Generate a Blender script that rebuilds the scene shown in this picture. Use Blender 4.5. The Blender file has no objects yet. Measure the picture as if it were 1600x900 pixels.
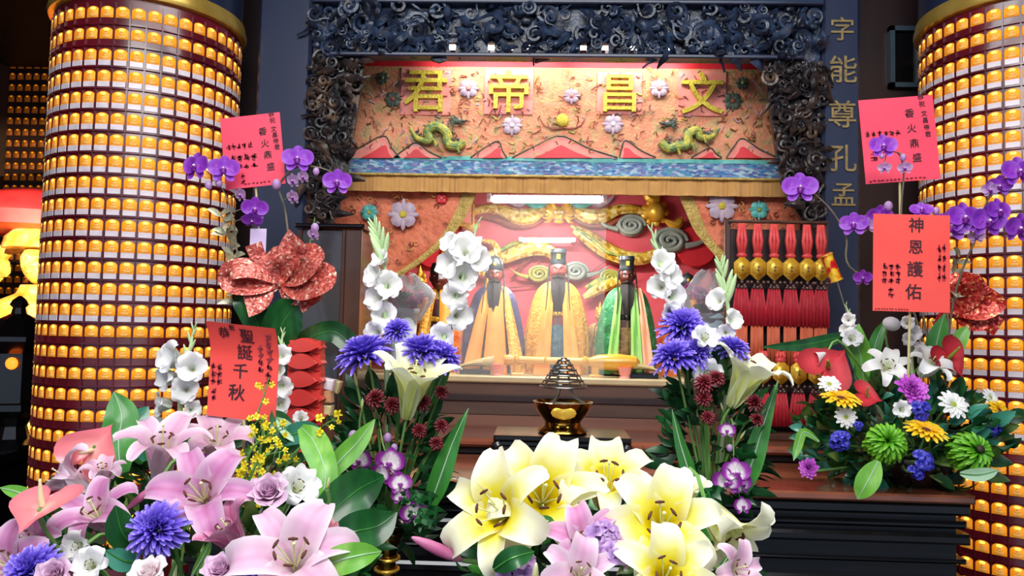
import bpy, math, random
from mathutils import Vector as V, Matrix as M, Euler
random.seed(7)
SC = bpy.context.scene
COL = SC.collection
PI = math.pi
R_ = math.radians

# ------------------------------------------------------------------ camera
CY, CP, CR, FPX = 2.2, 2.96, 1.25, 1200.0
cd = bpy.data.cameras.new('camera'); cam = bpy.data.objects.new('camera', cd); COL.objects.link(cam)
cd.sensor_width = 36; cd.lens = 36*FPX/1600; cd.clip_start = .05; cd.clip_end = 60
CROT = M.Rotation(R_(CY), 3, 'Z') @ M.Rotation(R_(90+CP), 3, 'X') @ M.Rotation(R_(CR), 3, 'Z')
EYE = V((-.085, 0, 1.6))
cam.matrix_world = M.Translation(EYE) @ CROT.to_4x4()
SC.camera = cam

def P(px, py, Y):
    """the point at depth plane y = Y seen at a pixel of the 1600 x 900 frame"""
    d = CROT @ V(((px-800)/FPX, -(py-450)/FPX, -1))
    return EYE + d*((Y-EYE.y)/d.y)
def S(Y): return Y/FPX*1.0            # metres per pixel near depth Y

# ------------------------------------------------------------------ light and exposure
w = bpy.data.worlds.new('daylight'); SC.world = w; w.use_nodes = True
bg = w.node_tree.nodes['Background']; bg.inputs[0].default_value = (.62, .76, 1, 1); bg.inputs[1].default_value = .62
def area(name, loc, rot, sx, sy, e, col=(1, 1, 1)):
    l = bpy.data.lights.new(name, 'AREA'); l.shape = 'RECTANGLE'; l.size = sx; l.size_y = sy; l.energy = e; l.color = col
    o = bpy.data.objects.new(name, l); COL.objects.link(o); o.location = loc; o.rotation_euler = rot; return o
area('hall_fill', (-.2, -.5, 3.45), (R_(28), 0, 0), 2.6, .9, 95, (1, .98, .95))  # unseen overhead area lights, added to brighten the flowers
area('hall_fill', (0, 1.35, 3.5), (R_(8), 0, 0), 2.2, .5, 36, (.95, .98, 1))
vs = SC.view_settings
vs.view_transform = 'Standard'; vs.look = 'None'; vs.exposure = .25; vs.gamma = 1; vs.use_curve_mapping = False

# ------------------------------------------------------------------ materials
def lin(h):
    if not isinstance(h, str): return tuple(h)[:3]
    h = h.lstrip('#'); o = []
    for i in (0, 2, 4):
        x = int(h[i:i+2], 16)/255; o.append(x/12.92 if x <= .04045 else ((x+.055)/1.055)**2.4)
    return tuple(o)
def rgba(h): return lin(h)+(1,)
MATS = {}
def newmat(name):
    m = bpy.data.materials.new(name); m.use_nodes = True
    nt = m.node_tree; return m, nt, nt.nodes['Principled BSDF'], nt.nodes['Material Output']
def ramp(nt, stops, interp='LINEAR'):
    r = nt.nodes.new('ShaderNodeValToRGB'); r.color_ramp.interpolation = interp; e = r.color_ramp.elements
    while len(e) < len(stops): e.new(.5)
    for el, (p, c) in zip(e, stops): el.position = p; el.color = rgba(c)
    return r
def mat(name, stops, rough=.5, metal=0, scale=8, bump=0, bscale=None, coat=0, emit=None, estr=0, spec=.5, tex='NOISE', detail=4, interp='LINEAR', stretch=None, trans=0, rnd=0):
    """a procedural principled material: a ramp over noise / voronoi / wave in object space"""
    if isinstance(stops, str): stops = [(.3, stops), (.7, stops)]
    m, nt, b, out = newmat(name); N, L = nt.nodes, nt.links
    tc = N.new('ShaderNodeTexCoord'); src = tc.outputs['Object']
    if stretch:
        mp = N.new('ShaderNodeMapping'); mp.inputs['Scale'].default_value = stretch; L.new(src, mp.inputs[0]); src = mp.outputs[0]
    if tex == 'VORONOI':
        t = N.new('ShaderNodeTexVoronoi'); t.inputs['Scale'].default_value = scale; fac = t.outputs['Color']
    elif tex == 'WAVE':
        t = N.new('ShaderNodeTexWave'); t.inputs['Scale'].default_value = scale; t.inputs['Distortion'].default_value = 6; t.inputs['Detail'].default_value = detail; fac = t.outputs['Fac']
    else:
        t = N.new('ShaderNodeTexNoise'); t.inputs['Scale'].default_value = scale; t.inputs['Detail'].default_value = detail; fac = t.outputs['Fac']
    L.new(src, t.inputs['Vector'])
    r = ramp(nt, stops, interp); L.new(fac, r.inputs[0]); L.new(r.outputs[0], b.inputs['Base Color'])
    if rnd:
        oi = N.new('ShaderNodeObjectInfo'); hs = N.new('ShaderNodeHueSaturation'); mr = N.new('ShaderNodeMapRange')
        mr.inputs[3].default_value = 1-rnd; mr.inputs[4].default_value = 1+rnd
        L.new(oi.outputs['Random'], mr.inputs[0]); L.new(mr.outputs[0], hs.inputs['Value']); L.new(r.outputs[0], hs.inputs['Color']); L.new(hs.outputs[0], b.inputs['Base Color'])
    b.inputs['Roughness'].default_value = rough; b.inputs['Metallic'].default_value = metal
    b.inputs['Coat Weight'].default_value = coat; b.inputs['Coat Roughness'].default_value = .08
    b.inputs['Specular IOR Level'].default_value = spec
    if bump:
        bt = N.new('ShaderNodeTexNoise'); bt.inputs['Scale'].default_value = bscale or scale*4; bt.inputs['Detail'].default_value = 3; L.new(src, bt.inputs['Vector'])
        bp = N.new('ShaderNodeBump'); bp.inputs['Strength'].default_value = bump; bp.inputs['Distance'].default_value = .01
        L.new(bt.outputs['Fac'], bp.inputs['Height']); L.new(bp.outputs[0], b.inputs['Normal'])
    if emit: b.inputs['Emission Color'].default_value = rgba(emit); b.inputs['Emission Strength'].default_value = estr
    if trans:
        tl = N.new('ShaderNodeBsdfTranslucent'); L.new(r.outputs[0], tl.inputs[0]); mx = N.new('ShaderNodeMixShader'); mx.inputs[0].default_value = trans
        L.new(b.outputs[0], mx.inputs[1]); L.new(tl.outputs[0], mx.inputs[2]); L.new(mx.outputs[0], out.inputs[0])
    MATS[name] = m; return m
def petal_mat(name, stops, edge=None, emix=.6, trans=.3, rough=.45, mid=None):
    """petal pigment running from the base (0) to the tip (1), with another pigment at the rim and along the midrib"""
    m, nt, b, out = newmat(name); N, L = nt.nodes, nt.links
    a = N.new('ShaderNodeAttribute'); a.attribute_name = 'tt'
    sp = N.new('ShaderNodeSeparateXYZ'); L.new(a.outputs['Vector'], sp.inputs[0])
    no = N.new('ShaderNodeTexNoise'); no.inputs['Scale'].default_value = 5
    ad = N.new('ShaderNodeMath'); ad.operation = 'MULTIPLY_ADD'; ad.inputs[1].default_value = .22; L.new(no.outputs['Fac'], ad.inputs[0])
    sb = N.new('ShaderNodeMath'); sb.operation = 'SUBTRACT'; sb.inputs[1].default_value = .11; L.new(sp.outputs[0], sb.inputs[0]); L.new(sb.outputs[0], ad.inputs[2])
    r = ramp(nt, stops); L.new(ad.outputs[0], r.inputs[0]); c = r.outputs[0]
    def mixin(col, lo, hi, k, src):
        mr = N.new('ShaderNodeMapRange'); mr.inputs[1].default_value = lo; mr.inputs[2].default_value = hi; mr.inputs[4].default_value = k; L.new(src, mr.inputs[0])
        mx = N.new('ShaderNodeMix'); mx.data_type = 'RGBA'; mx.inputs[7].default_value = rgba(col); L.new(mr.outputs[0], mx.inputs[0]); L.new(c, mx.inputs[6]); return mx.outputs[2]
    if edge: c = mixin(edge, .5, 1, emix, sp.outputs[1])
    if mid: c = mixin(mid, .3, 0, .7, sp.outputs[1])
    L.new(c, b.inputs['Base Color']); b.inputs['Roughness'].default_value = rough
    if trans:
        tl = N.new('ShaderNodeBsdfTranslucent'); L.new(c, tl.inputs[0]); mx = N.new('ShaderNodeMixShader'); mx.inputs[0].default_value = trans
        L.new(b.outputs[0], mx.inputs[1]); L.new(tl.outputs[0], mx.inputs[2]); L.new(mx.outputs[0], out.inputs[0])
    MATS[name] = m; return m
def K(n): return MATS[n]

# ------------------------------------------------------------------ mesh builder
def crv(pts, n):
    """Catmull-Rom samples through control points of any dimension"""
    pts = [tuple(p) for p in pts]; k = len(pts)-1; out = []
    for i in range(n):
        t = i/(n-1)*k; j = min(int(t), k-1); f = t-j
        a, b, c, d = pts[max(j-1, 0)], pts[j], pts[j+1], pts[min(j+2, k)]
        out.append(tuple(.5*((2*b[q])+(-a[q]+c[q])*f+(2*a[q]-5*b[q]+4*c[q]-d[q])*f*f+(-a[q]+3*b[q]-3*c[q]+d[q])*f**3) for q in range(len(b))))
    return out
def frame(z, roll=0):
    z = V(z).normalized(); q = z.to_track_quat('Z', 'Y').to_matrix() if abs(z.z) < .999 else (M.Identity(3) if z.z > 0 else M.Rotation(PI, 3, 'X'))
    return q @ M.Rotation(roll, 3, 'Z')
def TR(loc=(0, 0, 0), rot=None, s=(1, 1, 1)):
    if not hasattr(s, '__len__'): s = (s, s, s)
    r = rot.to_4x4() if isinstance(rot, M) else (Euler(rot).to_matrix().to_4x4() if rot else M.Identity(4))
    return M.Translation(V(loc)) @ r @ M.Diagonal((*s, 1))
class B:
    def __init__(s): s.v, s.f, s.m, s.t = [], [], [], []
    def add(s, vs, fs, m=0, T=None, tt=None):
        o = len(s.v)
        s.v += [tuple(T @ V(v)) for v in vs] if T is not None else [tuple(v) for v in vs]
        s.f += [tuple(i+o for i in f) for f in fs]; s.m += [m]*len(fs); s.t += tt if tt else [(.5, .5)]*len(vs); return s
    def merge(s, o, T=None, m=None):
        k = len(s.v); s.v += [tuple(T @ V(v)) for v in o.v] if T is not None else o.v
        s.f += [tuple(i+k for i in f) for f in o.f]; s.m += o.m if m is None else [m]*len(o.f); s.t += o.t; return s
    def box(s, c, d, m=0, T=None, bev=0):
        x, y, z = (q/2 for q in d)
        if not bev:
            vs = [(c[0]+a*x, c[1]+b*y, c[2]+e*z) for a in (-1, 1) for b in (-1, 1) for e in (-1, 1)]
            return s.add(vs, [(0, 1, 3, 2), (4, 6, 7, 5), (0, 4, 5, 1), (2, 3, 7, 6), (0, 2, 6, 4), (1, 5, 7, 3)], m, T)
        bev = min(bev, x*.9, z*.9, y*.9)
        pr = lambda i: [(c[0]+a*(x-i), c[2]+b*(z-i)) for a, b in ((-1, -1), (1, -1), (1, 1), (-1, 1))]
        rings = []
        for yy, i in ((-y, bev), (-y+bev, 0), (y-bev, 0), (y, bev)):
            rings.append([(px, c[1]+yy, pz) for px, pz in pr(i)])
        vs = sum(rings, []); fs = [(3, 2, 1, 0), (12, 13, 14, 15)]
        for r in range(3):
            for k in range(4): a = r*4+k; b = r*4+(k+1) % 4; fs.append((a, b, b+4, a+4))
        return s.add(vs, fs, m, T)
    def grid(s, pts, nu, nv, m=0, T=None, tt=None, cu=False):
        fs = []
        for i in range(nu-(0 if cu else 1)):
            for j in range(nv-1): a = i*nv+j; b = ((i+1) % nu)*nv+j; fs.append((a, b, b+1, a+1))
        return s.add(pts, fs, m, T, tt)
    def tube(s, pts, r, n=7, m=0, T=None, cap=True):
        pts = [V(p) for p in pts]; k = len(pts)
        rr = list(r) if hasattr(r, '__len__') else [r]*k
        if len(rr) != k: rr = [q[0] for q in crv([(x,) for x in rr], k)]
        vs = []; up = None
        for i, p in enumerate(pts):
            t = (pts[min(i+1, k-1)]-pts[max(i-1, 0)])
            t = t.normalized() if t.length > 1e-9 else V((0, 0, 1))
            if up is None: up = t.orthogonal().normalized()
            up = (up-t*up.dot(t)); up = up.normalized() if up.length > 1e-6 else t.orthogonal().normalized()
            sd = t.cross(up)
            for j in range(n): a = 2*PI*j/n; vs.append(p+(up*math.cos(a)+sd*math.sin(a))*rr[i])
        fs = [(i*n+j, i*n+(j+1) % n, (i+1)*n+(j+1) % n, (i+1)*n+j) for i in range(k-1) for j in range(n)]
        if cap: fs += [tuple(range(n))[::-1], tuple(range((k-1)*n, k*n))]
        return s.add(vs, fs, m, T, [(i/max(1, k-1), .5) for i in range(k) for j in range(n)])
    def lathe(s, prof, n=24, m=0, T=None, sq=1, cap=True):
        k = len(prof); vs = [(r*math.cos(2*PI*j/n), r*sq*math.sin(2*PI*j/n), z) for r, z in prof for j in range(n)]
        fs = [(i*n+j, i*n+(j+1) % n, (i+1)*n+(j+1) % n, (i+1)*n+j) for i in range(k-1) for j in range(n)]
        if cap: fs += [tuple(range(n))[::-1], tuple(range((k-1)*n, k*n))]
        return s.add(vs, fs, m, T, [(i/max(1, k-1), .5) for i in range(k) for j in range(n)])
    def ell(s, c, r, m=0, T=None, n=10, k=7):
        if not hasattr(r, '__len__'): r = (r, r, r)
        X = TR(c, None, r); X = T @ X if T is not None else X
        return s.lathe([(max(1e-3, math.sin(PI*i/(k-1))), -math.cos(PI*i/(k-1))) for i in range(k)], n, m, X)
    def prism(s, poly, y0, y1, m=0, T=None):
        """polygon in (x, z) extruded along y"""
        n = len(poly); vs = [(x, y0, z) for x, z in poly]+[(x, y1, z) for x, z in poly]
        return s.add(vs, [tuple(range(n)), tuple(range(2*n-1, n-1, -1))]+[(i, i+n, (i+1) % n+n, (i+1) % n) for i in range(n)], m, T)
    def ribbon(s, pts, wd, up, m=0, thick=.0, T=None, fold=0, nv=3):
        """strip along pts; wd = width list, across = tangent x up"""
        pts = [V(p) for p in pts]; k = len(pts); ww = [q[0] for q in crv([(x,) for x in wd], k)] if hasattr(wd, '__len__') else [wd]*k
        vs, tt = [], []
        for i, p in enumerate(pts):
            t = (pts[min(i+1, k-1)]-pts[max(i-1, 0)]).normalized(); u = up[i] if isinstance(up, list) else V(up)
            sd = t.cross(u).normalized(); nn = sd.cross(t)
            for j in range(nv): q = j/(nv-1)*2-1; vs.append(p+sd*q*ww[i]/2+nn*(fold*abs(q)*ww[i])); tt.append((i/(k-1), abs(q)))
        s.grid(vs, k, nv, m, T, tt)
        if thick:
            vs2 = []
            for i, p in enumerate(pts):
                t = (pts[min(i+1, k-1)]-pts[max(i-1, 0)]).normalized(); u = up[i] if isinstance(up, list) else V(up)
                sd = t.cross(u).normalized(); nn = sd.cross(t)
                for j in range(nv): vs2.append(V(vs[i*nv+j])-nn*thick)
            s.grid(vs2, k, nv, m, T, tt)
        return s
    def mesh(s, name, mats, smooth=True):
        me = bpy.data.meshes.new(name); me.from_pydata(s.v, [], s.f); me.update()
        for x in mats if isinstance(mats, (list, tuple)) else [mats]: me.materials.append(K(x) if isinstance(x, str) else x)
        me.polygons.foreach_set('material_index', s.m)
        me.polygons.foreach_set('use_smooth', [smooth]*len(me.polygons))
        a = me.attributes.new('tt', 'FLOAT_VECTOR', 'POINT'); a.data.foreach_set('vector', [q for t in s.t for q in (t[0], t[1], 0)])
        return me
    def build(s, name, mats, parent=None, smooth=True, loc=None, label=None, auto=35):
        me = s.mesh(name, mats, smooth)
        if smooth and auto:
            import bmesh
            bm = bmesh.new(); bm.from_mesh(me)
            for e in bm.edges:
                if len(e.link_faces) == 2 and e.calc_face_angle(0) > R_(auto): e.smooth = False
            bm.to_mesh(me); bm.free()
        return link(name, me, parent, label=label, loc=loc)
def link(name, me, parent=None, T=None, label=None, loc=None):
    o = bpy.data.objects.new(name, me); COL.objects.link(o); o.parent = parent
    if T is not None: o.matrix_local = T
    if loc is not None: o.location = loc
    if label: o['label'] = label
    return o
def tag(o, label, cat, group=None, kind=None):
    o['label'] = label; o['category'] = cat
    if group: o['group'] = group
    if kind: o['kind'] = kind
    return o
def thing(name, label, cat, loc=(0, 0, 0), group=None, rot=None):
    o = bpy.data.objects.new(name, None); COL.objects.link(o); o.empty_display_size = .05
    o.matrix_world = TR(loc, rot); return tag(o, label, cat, group)
def struct(o): o['kind'] = 'structure'; return o
def wpart(root, b): 
    """move a builder made in world space into a root's space"""
    T = root.matrix_world.inverted(); b.v = [tuple(T @ V(v)) for v in b.v]; return b
_gl = {}
def glyph(ch, size=1, ext=.02, bold=0):
    k = (ch, ext, bold)
    if k not in _gl:
        c = bpy.data.curves.new('g', 'FONT'); c.body = ch; c.extrude = ext; c.offset = bold; c.align_x = 'CENTER'; c.resolution_u = 3
        o = bpy.data.objects.new('g', c); COL.objects.link(o); bpy.context.view_layer.update()
        me = bpy.data.meshes.new_from_object(o.evaluated_get(bpy.context.evaluated_depsgraph_get()))
        b = B(); vs = [v.co.copy() for v in me.vertices]; zs = [v.y for v in vs]; mz = (max(zs)+min(zs))/2
        b.add([(v.x, -v.z, v.y-mz) for v in vs], [tuple(p.vertices) for p in me.polygons])
        bpy.data.objects.remove(o); bpy.data.meshes.remove(me); bpy.data.curves.remove(c); _gl[k] = b
    return _gl[k]
# ------------------------------------------------------------------ the materials
mat('floor_stone', [(.3, '#4a4440'), (.7, '#6a625a')], .25, scale=3)
mat('plaster', [(.3, '#3a2a26'), (.7, '#4a342c')], .8, scale=2)
mat('ceiling_wood', [(.3, '#1c1413'), (.7, '#2a1b16')], .5, scale=3)
mat('maroon_wood', [(.3, '#1d1216'), (.7, '#2e181a')], .45, scale=3, stretch=(3, 3, .6))
mat('trim_blue', [(.3, '#2c4c6c'), (.7, '#44688c')], .3, scale=3)
mat('navy_lacquer', [(.3, '#1c2238'), (.7, '#28304a')], .32, scale=2, stretch=(3, 3, .4))
mat('black_lacquer', [(.3, '#08080b'), (.7, '#121114')], .22, scale=5, coat=.35)
mat('carved_wood', [(.36, '#0d1220'), (.5, '#1e2a40'), (.6, '#30405a'), (.74, '#4c4644')], .34, scale=14, bump=.35, bscale=70)
mat('carved_bronze', [(.34, '#0d0d12'), (.48, '#221d20'), (.6, '#3c302c'), (.72, '#6a5442')], .36, scale=14, bump=.35, bscale=70)
mat('brown_top', [(.3, '#7c4632'), (.7, '#a05c44')], .1, scale=2.5, coat=1, spec=.9, stretch=(.5, 3, 3))
mat('brown_wood', [(.3, '#4a342c'), (.7, '#664a3c')], .4, scale=3, stretch=(.5, 3, 3))
mat('cream_stone', [(.3, '#b09c78'), (.7, '#cdb98e')], .4, scale=6)
mat('pillar_red', [(.3, '#4a0c18'), (.7, '#6b1020')], .28, scale=6, coat=.3)
mat('gold', [(.3, '#d89c20'), (.7, '#f6cc50')], .32, metal=.4, scale=20, bump=.3, bscale=60)
mat('gold_plain', [(.3, '#b8923c'), (.7, '#d8b45a')], .32, metal=.6, scale=10)
mat('gold_scale', [(.1, '#a87418'), (.45, '#ecc040'), (.9, '#fff0a0')], .3, metal=.3, scale=55, tex='VORONOI', bump=.5, bscale=50)
mat('hall_gold', [(.3, '#c88a2c'), (.55, '#f0c060'), (.7, '#fbe09a')], .4, metal=.1, scale=12, bump=.6, bscale=30)
mat('brass', [(.3, '#7a5a22'), (.7, '#a88238')], .16, metal=1, scale=6)
mat('dark_brass', [(.3, '#4a3418'), (.7, '#7a5a2c')], .2, metal=.9, scale=6)
mat('steel', [(.3, '#6a6864'), (.7, '#9a9894')], .3, metal=.9, scale=10)
mat('amber', [(.3, '#d88a18'), (.7, '#f0a828')], .6, scale=60, emit='#ff9412', estr=.5)
mat('amber_figure', [(.3, '#d09038'), (.7, '#e8b868')], .5, scale=80, emit='#e89830', estr=.3)
mat('bulb', '#ffd870', .4, emit='#ffc040', estr=2.6)
mat('amber_dim', [(.3, '#6a3408'), (.7, '#a85a14')], .5, scale=40, emit='#c06418', estr=.12)
mat('plate_white', [(.3, '#d4c4cc'), (.7, '#eadfe4')], .35, scale=30)
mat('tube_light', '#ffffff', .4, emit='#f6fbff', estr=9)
mat('led_pink', '#ff3070', .4, emit='#ff2060', estr=4)
mat('ember', '#ff8030', .4, emit='#ff6a1a', estr=3)
mat('red_silk', [(.3, '#c81f2c'), (.7, '#e6303a')], .5, scale=8)
mat('red_wall', [(.3, '#c43c48'), (.5, '#d64e58'), (.7, '#e0626a')], .55, scale=5, bump=.15, bscale=60)
mat('embroidery', [(.28, '#8a6844'), (.4, '#d09468'), (.5, '#e08866'), (.58, '#c8a06c'), (.68, '#a08a5c'), (.8, '#dc7058')], .6, scale=16, bump=.5, bscale=90, detail=6)
mat('embroidery_drape', [(.28, '#8a4a34'), (.42, '#d8734c'), (.55, '#e8805a'), (.7, '#c85c40')], .6, scale=20, bump=.6, bscale=60, detail=6)
mat('wave_band', [(.08, '#2c4a9a'), (.3, '#3c84b0'), (.48, '#a8c4cc'), (.6, '#7a74a8'), (.75, '#4a5a90'), (.9, '#4aa0a4')], .55, scale=70, tex='VORONOI', bump=.5, bscale=60, stretch=(.7, 1, 1.7))
mat('teal_trim', [(.3, '#3c9c98'), (.7, '#6cc0b4')], .5, scale=30)
mat('fringe', [(.3, '#c88a44'), (.5, '#dca45c'), (.7, '#b8804a')], .6, scale=9, bump=.5, bscale=120, stretch=(6, 1, .15))
mat('gold_braid', [(.3, '#a8863c'), (.7, '#cdb060')], .5, metal=.25, scale=40, bump=.5, bscale=120)
mat('pink_cloth', [(.3, '#e07a70'), (.7, '#f09a88')], .6, scale=15)
mat('yellow_thread', [(.3, '#b8a028'), (.7, '#dcc840')], .45, scale=60, bump=.5, bscale=150, metal=.1)
mat('green_thread', [(.35, '#5a7a4c'), (.5, '#9aa44c'), (.65, '#c8b848')], .5, scale=40, bump=.5, bscale=120)
mat('dark_thread', [(.3, '#34423c'), (.7, '#5a6450')], .5, scale=40, bump=.4)
mat('lilac_thread', [(.3, '#a08aa0'), (.7, '#c8b0b8')], .5, scale=30)
mat('rust_thread', [(.3, '#7a3a28'), (.7, '#9c5038')], .5, scale=30)
mat('grey_cloud', [(.3, '#7c8880'), (.7, '#a8b0a4')], .45, scale=14)
mat('olive_cloud', [(.3, '#8a8a3c'), (.7, '#b8b25a')], .45, scale=14)
mat('board_gold', [(.3, '#6a5836'), (.7, '#9c8450')], .5, scale=40)

# ------------------------------------------------------------------ the room
def sbox(name, c, d, m, bev=0, **k): return struct(B().box(c, d, 0, None, bev).build(name, m, smooth=False, **k))
sbox('floor', (0, 2, -.05), (9.4, 12, .1), 'floor_stone')
sbox('ceiling', (0, 2.8, 3.75), (9.4, 8.4, .1), 'ceiling_wood')
sbox('wall_back', (0, 6.85, 1.85), (9.4, .1, 3.7), 'plaster')
sbox('wall_left', (-4.65, 2.8, 1.85), (.1, 8, 3.7), 'plaster')
sbox('wall_right', (4.65, 2.8, 1.85), (.1, 8, 3.7), 'plaster')

YF = 3.0                                            # face of the altar front
xl, xr = P(483, 200, YF).x, P(1284, 200, YF).x      # carved surround outer edges
bl, br = P(396, 200, YF).x, P(1347, 200, YF).x
# maroon partitions on either side of the altar
sbox('wall_partition', ((bl-1.62)/2, 3.36, 1.85), (bl+1.62, .08, 3.7), 'maroon_wood')
sbox('wall_partition', ((br+2.6)/2, 3.36, 1.85), (2.6-br, .08, 3.7), 'maroon_wood')
# lintel beam over the carved frieze
zt = P(883, 7, YF).z
sbox('trim_1', ((xl+xr)/2, 3.02, zt+.13), (xr-xl, .1, .25), 'trim_blue', .01)

# couplet boards
def board(name, x0, x1, label, chars):
    t = thing(name, label, 'couplet board', ((x0+x1)/2, 3.05, 0), 'couplet boards beside the carved surround')
    B().box((0, 0, 1.85), (x1-x0-.004, .09, 3.68), 0, None, .012).build('board', 'navy_lacquer', t, False)
    for ch, px, py, s in chars:
        p = P(px, py, 3.0); b = B().merge(glyph(ch, 1, .01, .006), TR((p.x-(x0+x1)/2, -.05, p.z), None, s))
        b.build('lettering', 'board_gold', t, False)
board('couplet_board', bl, xl-.003, 'plain dark navy lacquered board between the carved surround and the pink-lily side lamp tower', [])
board('couplet_board', xr+.003, br, 'dark navy lacquered board with a column of faded gold calligraphy',
      [('字', 1316, 45, .1), ('能', 1317, 108, .115), ('尊', 1316, 178, .115), ('孔', 1316, 247, .115), ('孟', 1318, 304, .1)])
# framed plaque on the partition
a, b_ = P(1391, 40, 3.29), P(1442, 136, 3.29)
t = thing('wall_plaque', 'small blue-grey framed plaque high on the dark partition beside the lamp tower', 'plaque', ((a.x+b_.x)/2, 3.314, b_.z))
W, H = b_.x-a.x, a.z-b_.z
fb = B()
for c, d in (((-W/2+.01, -.01, H/2), (.02, .03, H)), ((W/2-.01, -.01, H/2), (.02, .03, H)), ((0, -.01, .01), (W, .03, .02)), ((0, -.01, H-.01), (W, .03, .02))): fb.box(c, d)
mat('plaque_frame', [(.3, '#2c3c48'), (.7, '#40525c')], .35); fb.build('frame', 'plaque_frame', t, False)
B().box((0, 0, H/2), (W-.03, .01, H-.03)).build('panel', 'black_lacquer', t, False)

# ------------------------------------------------------------------ carved surround
def spiral(b, c, r, turns, flip, y, th, rng, tail=True):
    pts = []; n = 22; a0 = rng.random()*2*PI
    for i in range(n):
        u = i/(n-1); a = a0+flip*u*turns*2*PI; rr = r*(1-u*.86); pts.append((c[0]+rr*math.cos(a), y-.012*u-.004, c[1]+rr*math.sin(a)))
    if tail:
        d = V((-math.sin(a0)*-flip, 0, math.cos(a0)*-flip)); p = V(pts[0]); e = V((math.cos(a0), 0, math.sin(a0)))
        pts = [tuple(p+d*r*1.3+e*r*.5+V((0, .006, 0))), tuple(p+d*r*.6+e*r*.12)]+pts
    b.tube(pts, [(th*(.35+.9*math.sin(PI*min(1, i/len(pts)*.9+.1)))) for i in range(len(pts))], 5)
def acanthus(b, c, L, ang, y, rng, wd=.45):
    n = 7; d = V((math.cos(ang), 0, math.sin(ang))); s = V((-d.z, 0, d.x)); bend = rng.uniform(-.7, .7)
    pts = []; 
    for i in range(n):
        u = i/(n-1); p = V((c[0], y, c[1]))+d*L*u+s*bend*L*u*u+V((0, -.035*math.sin(PI*u*.9), 0)); wv = L*wd*math.sin(PI*(u*.86+.07))*(1+.25*math.sin(u*19))
        for j in range(5): q = j/2-1; pts.append(p+s*q*wv*.5+V((0, .018*abs(q)+.004*math.cos(q*9), 0)))
    b.grid(pts, n, 5)
def inside(p, poly):
    r = False; n = len(poly)
    for i in range(n):
        (x1, z1), (x2, z2) = poly[i], poly[(i+1) % n]
        if (z1 > p[1]) != (z2 > p[1]) and p[0] < (x2-x1)*(p[1]-z1)/(z2-z1)+x1: r = not r
    return r
def carve(b, poly, n, y, seed, holes=(), rs=(.018, .05)):
    rng = random.Random(seed); xs = [p[0] for p in poly]; zs = [p[1] for p in poly]; k = 0; tries = 0
    while k < n and tries < n*30:
        tries += 1
        c = (rng.uniform(min(xs), max(xs)), rng.uniform(min(zs), max(zs)))
        r = rng.uniform(*rs)
        if not inside(c, poly) or any((c[0]-h[0])**2+(c[1]-h[1])**2 < (h[2]+r*1.3)**2 for h in holes): continue
        k += 1; yy = y-rng.uniform(0, .035); q = rng.random()
        if q < .42: spiral(b, c, r, rng.uniform(1.1, 1.9), rng.choice((-1, 1)), yy, r*.2, rng)
        elif q < .85: acanthus(b, c, r*rng.uniform(1.4, 2.6), rng.uniform(0, 2*PI), yy, rng)
        else: b.ell((c[0], yy-.005, c[1]), (r*.5, r*.35, r*.4), n=8, k=6)
sx = [P(x, y, YF) for x, y in ((483, 8), (1284, 8), (1284, 96), (483, 88))]
XZ = lambda px, py, Y=YF: (P(px, py, Y).x, P(px, py, Y).z)
car = thing('carved_surround', 'dark openwork wooden surround carved with scrolls and leaves around the altar opening', 'carved frame', ((xl+xr)/2, YF, 0))
zb, zt2 = P(883, 92, YF).z, P(883, 8, YF).z
holes = [(*XZ(px, py), .014) for px, py in ((706, 68), (767, 69), (796, 74), (823, 70), (912, 74), (946, 77), (991, 71), (1051, 70))]
# backing boards of the frieze, cut open where light shows through
fz = B(); hz0, hz1 = min(h[1] for h in holes)-.009, max(h[1] for h in holes)+.008
fz.box(((xl+xr)/2, .03+YF, (hz1+zt2)/2), (xr-xl, .02, zt2-hz1)); fz.box(((xl+xr)/2, .03+YF, (zb+hz0)/2), (xr-xl, .02, hz0-zb))
ex = sorted([(h[0]-.013, h[0]+.013) for h in holes]); x = xl
for a0, a1 in ex+[(xr, xr)]:
    if a0 > x: fz.box(((x+a0)/2, .03+YF, (hz0+hz1)/2), (a0-x, .02, hz1-hz0))
    x = a1
wpart(car, fz).build('frieze_backing', 'carved_wood', car, False)
pl = [(xl+.01, zb+.02), (xr-.01, zb+.02), (xr-.01, zt2-.01), (xl+.01, zt2-.01)]
cb = B(); carve(cb, pl, 330, YF+.015, 3, [(h[0], h[1], -.012) for h in holes]); carve(cb, [(xl+.1, zb+.01), (xr-.1, zb+.01), (xr-.1, zb+.06), (xl+.1, zb+.06)], 60, YF, 4, [(h[0], h[1], -.004) for h in holes], (.012, .026))
wpart(car, cb).build('carved_frieze', 'carved_wood', car)
rl = B(); rl.box(((xl+xr)/2, YF-.012, zb+.004), (xr-xl-.16, .045, .016), 0, None, .004); rl.box(((xl+xr)/2, YF, zt2+.004), (xr-xl, .06, .016), 0, None, .004)
wpart(car, rl).build('rail', 'navy_lacquer', car, False)
LP = [XZ(*p) for p in ((483, 88), (567, 92), (563, 130), (551, 200), (541, 262), (528, 320), (512, 352), (483, 356))]
RP = [XZ(*p) for p in ((1284, 96), (1284, 356), (1262, 352), (1240, 318), (1222, 266), (1211, 205), (1202, 140), (1197, 97))]
for nm, pp, sd in (('carved_bracket', LP, 11), ('carved_bracket', RP, 12)):
    bb = B(); bb.prism(pp, YF+.02, YF+.045); wpart(car, bb).build('bracket_backing', 'carved_bronze', car, False)
    bb = B(); carve(bb, pp, 175, YF+.015, sd, (), (.015, .036)); o = wpart(car, bb).build(nm, 'carved_bronze', car)

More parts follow.
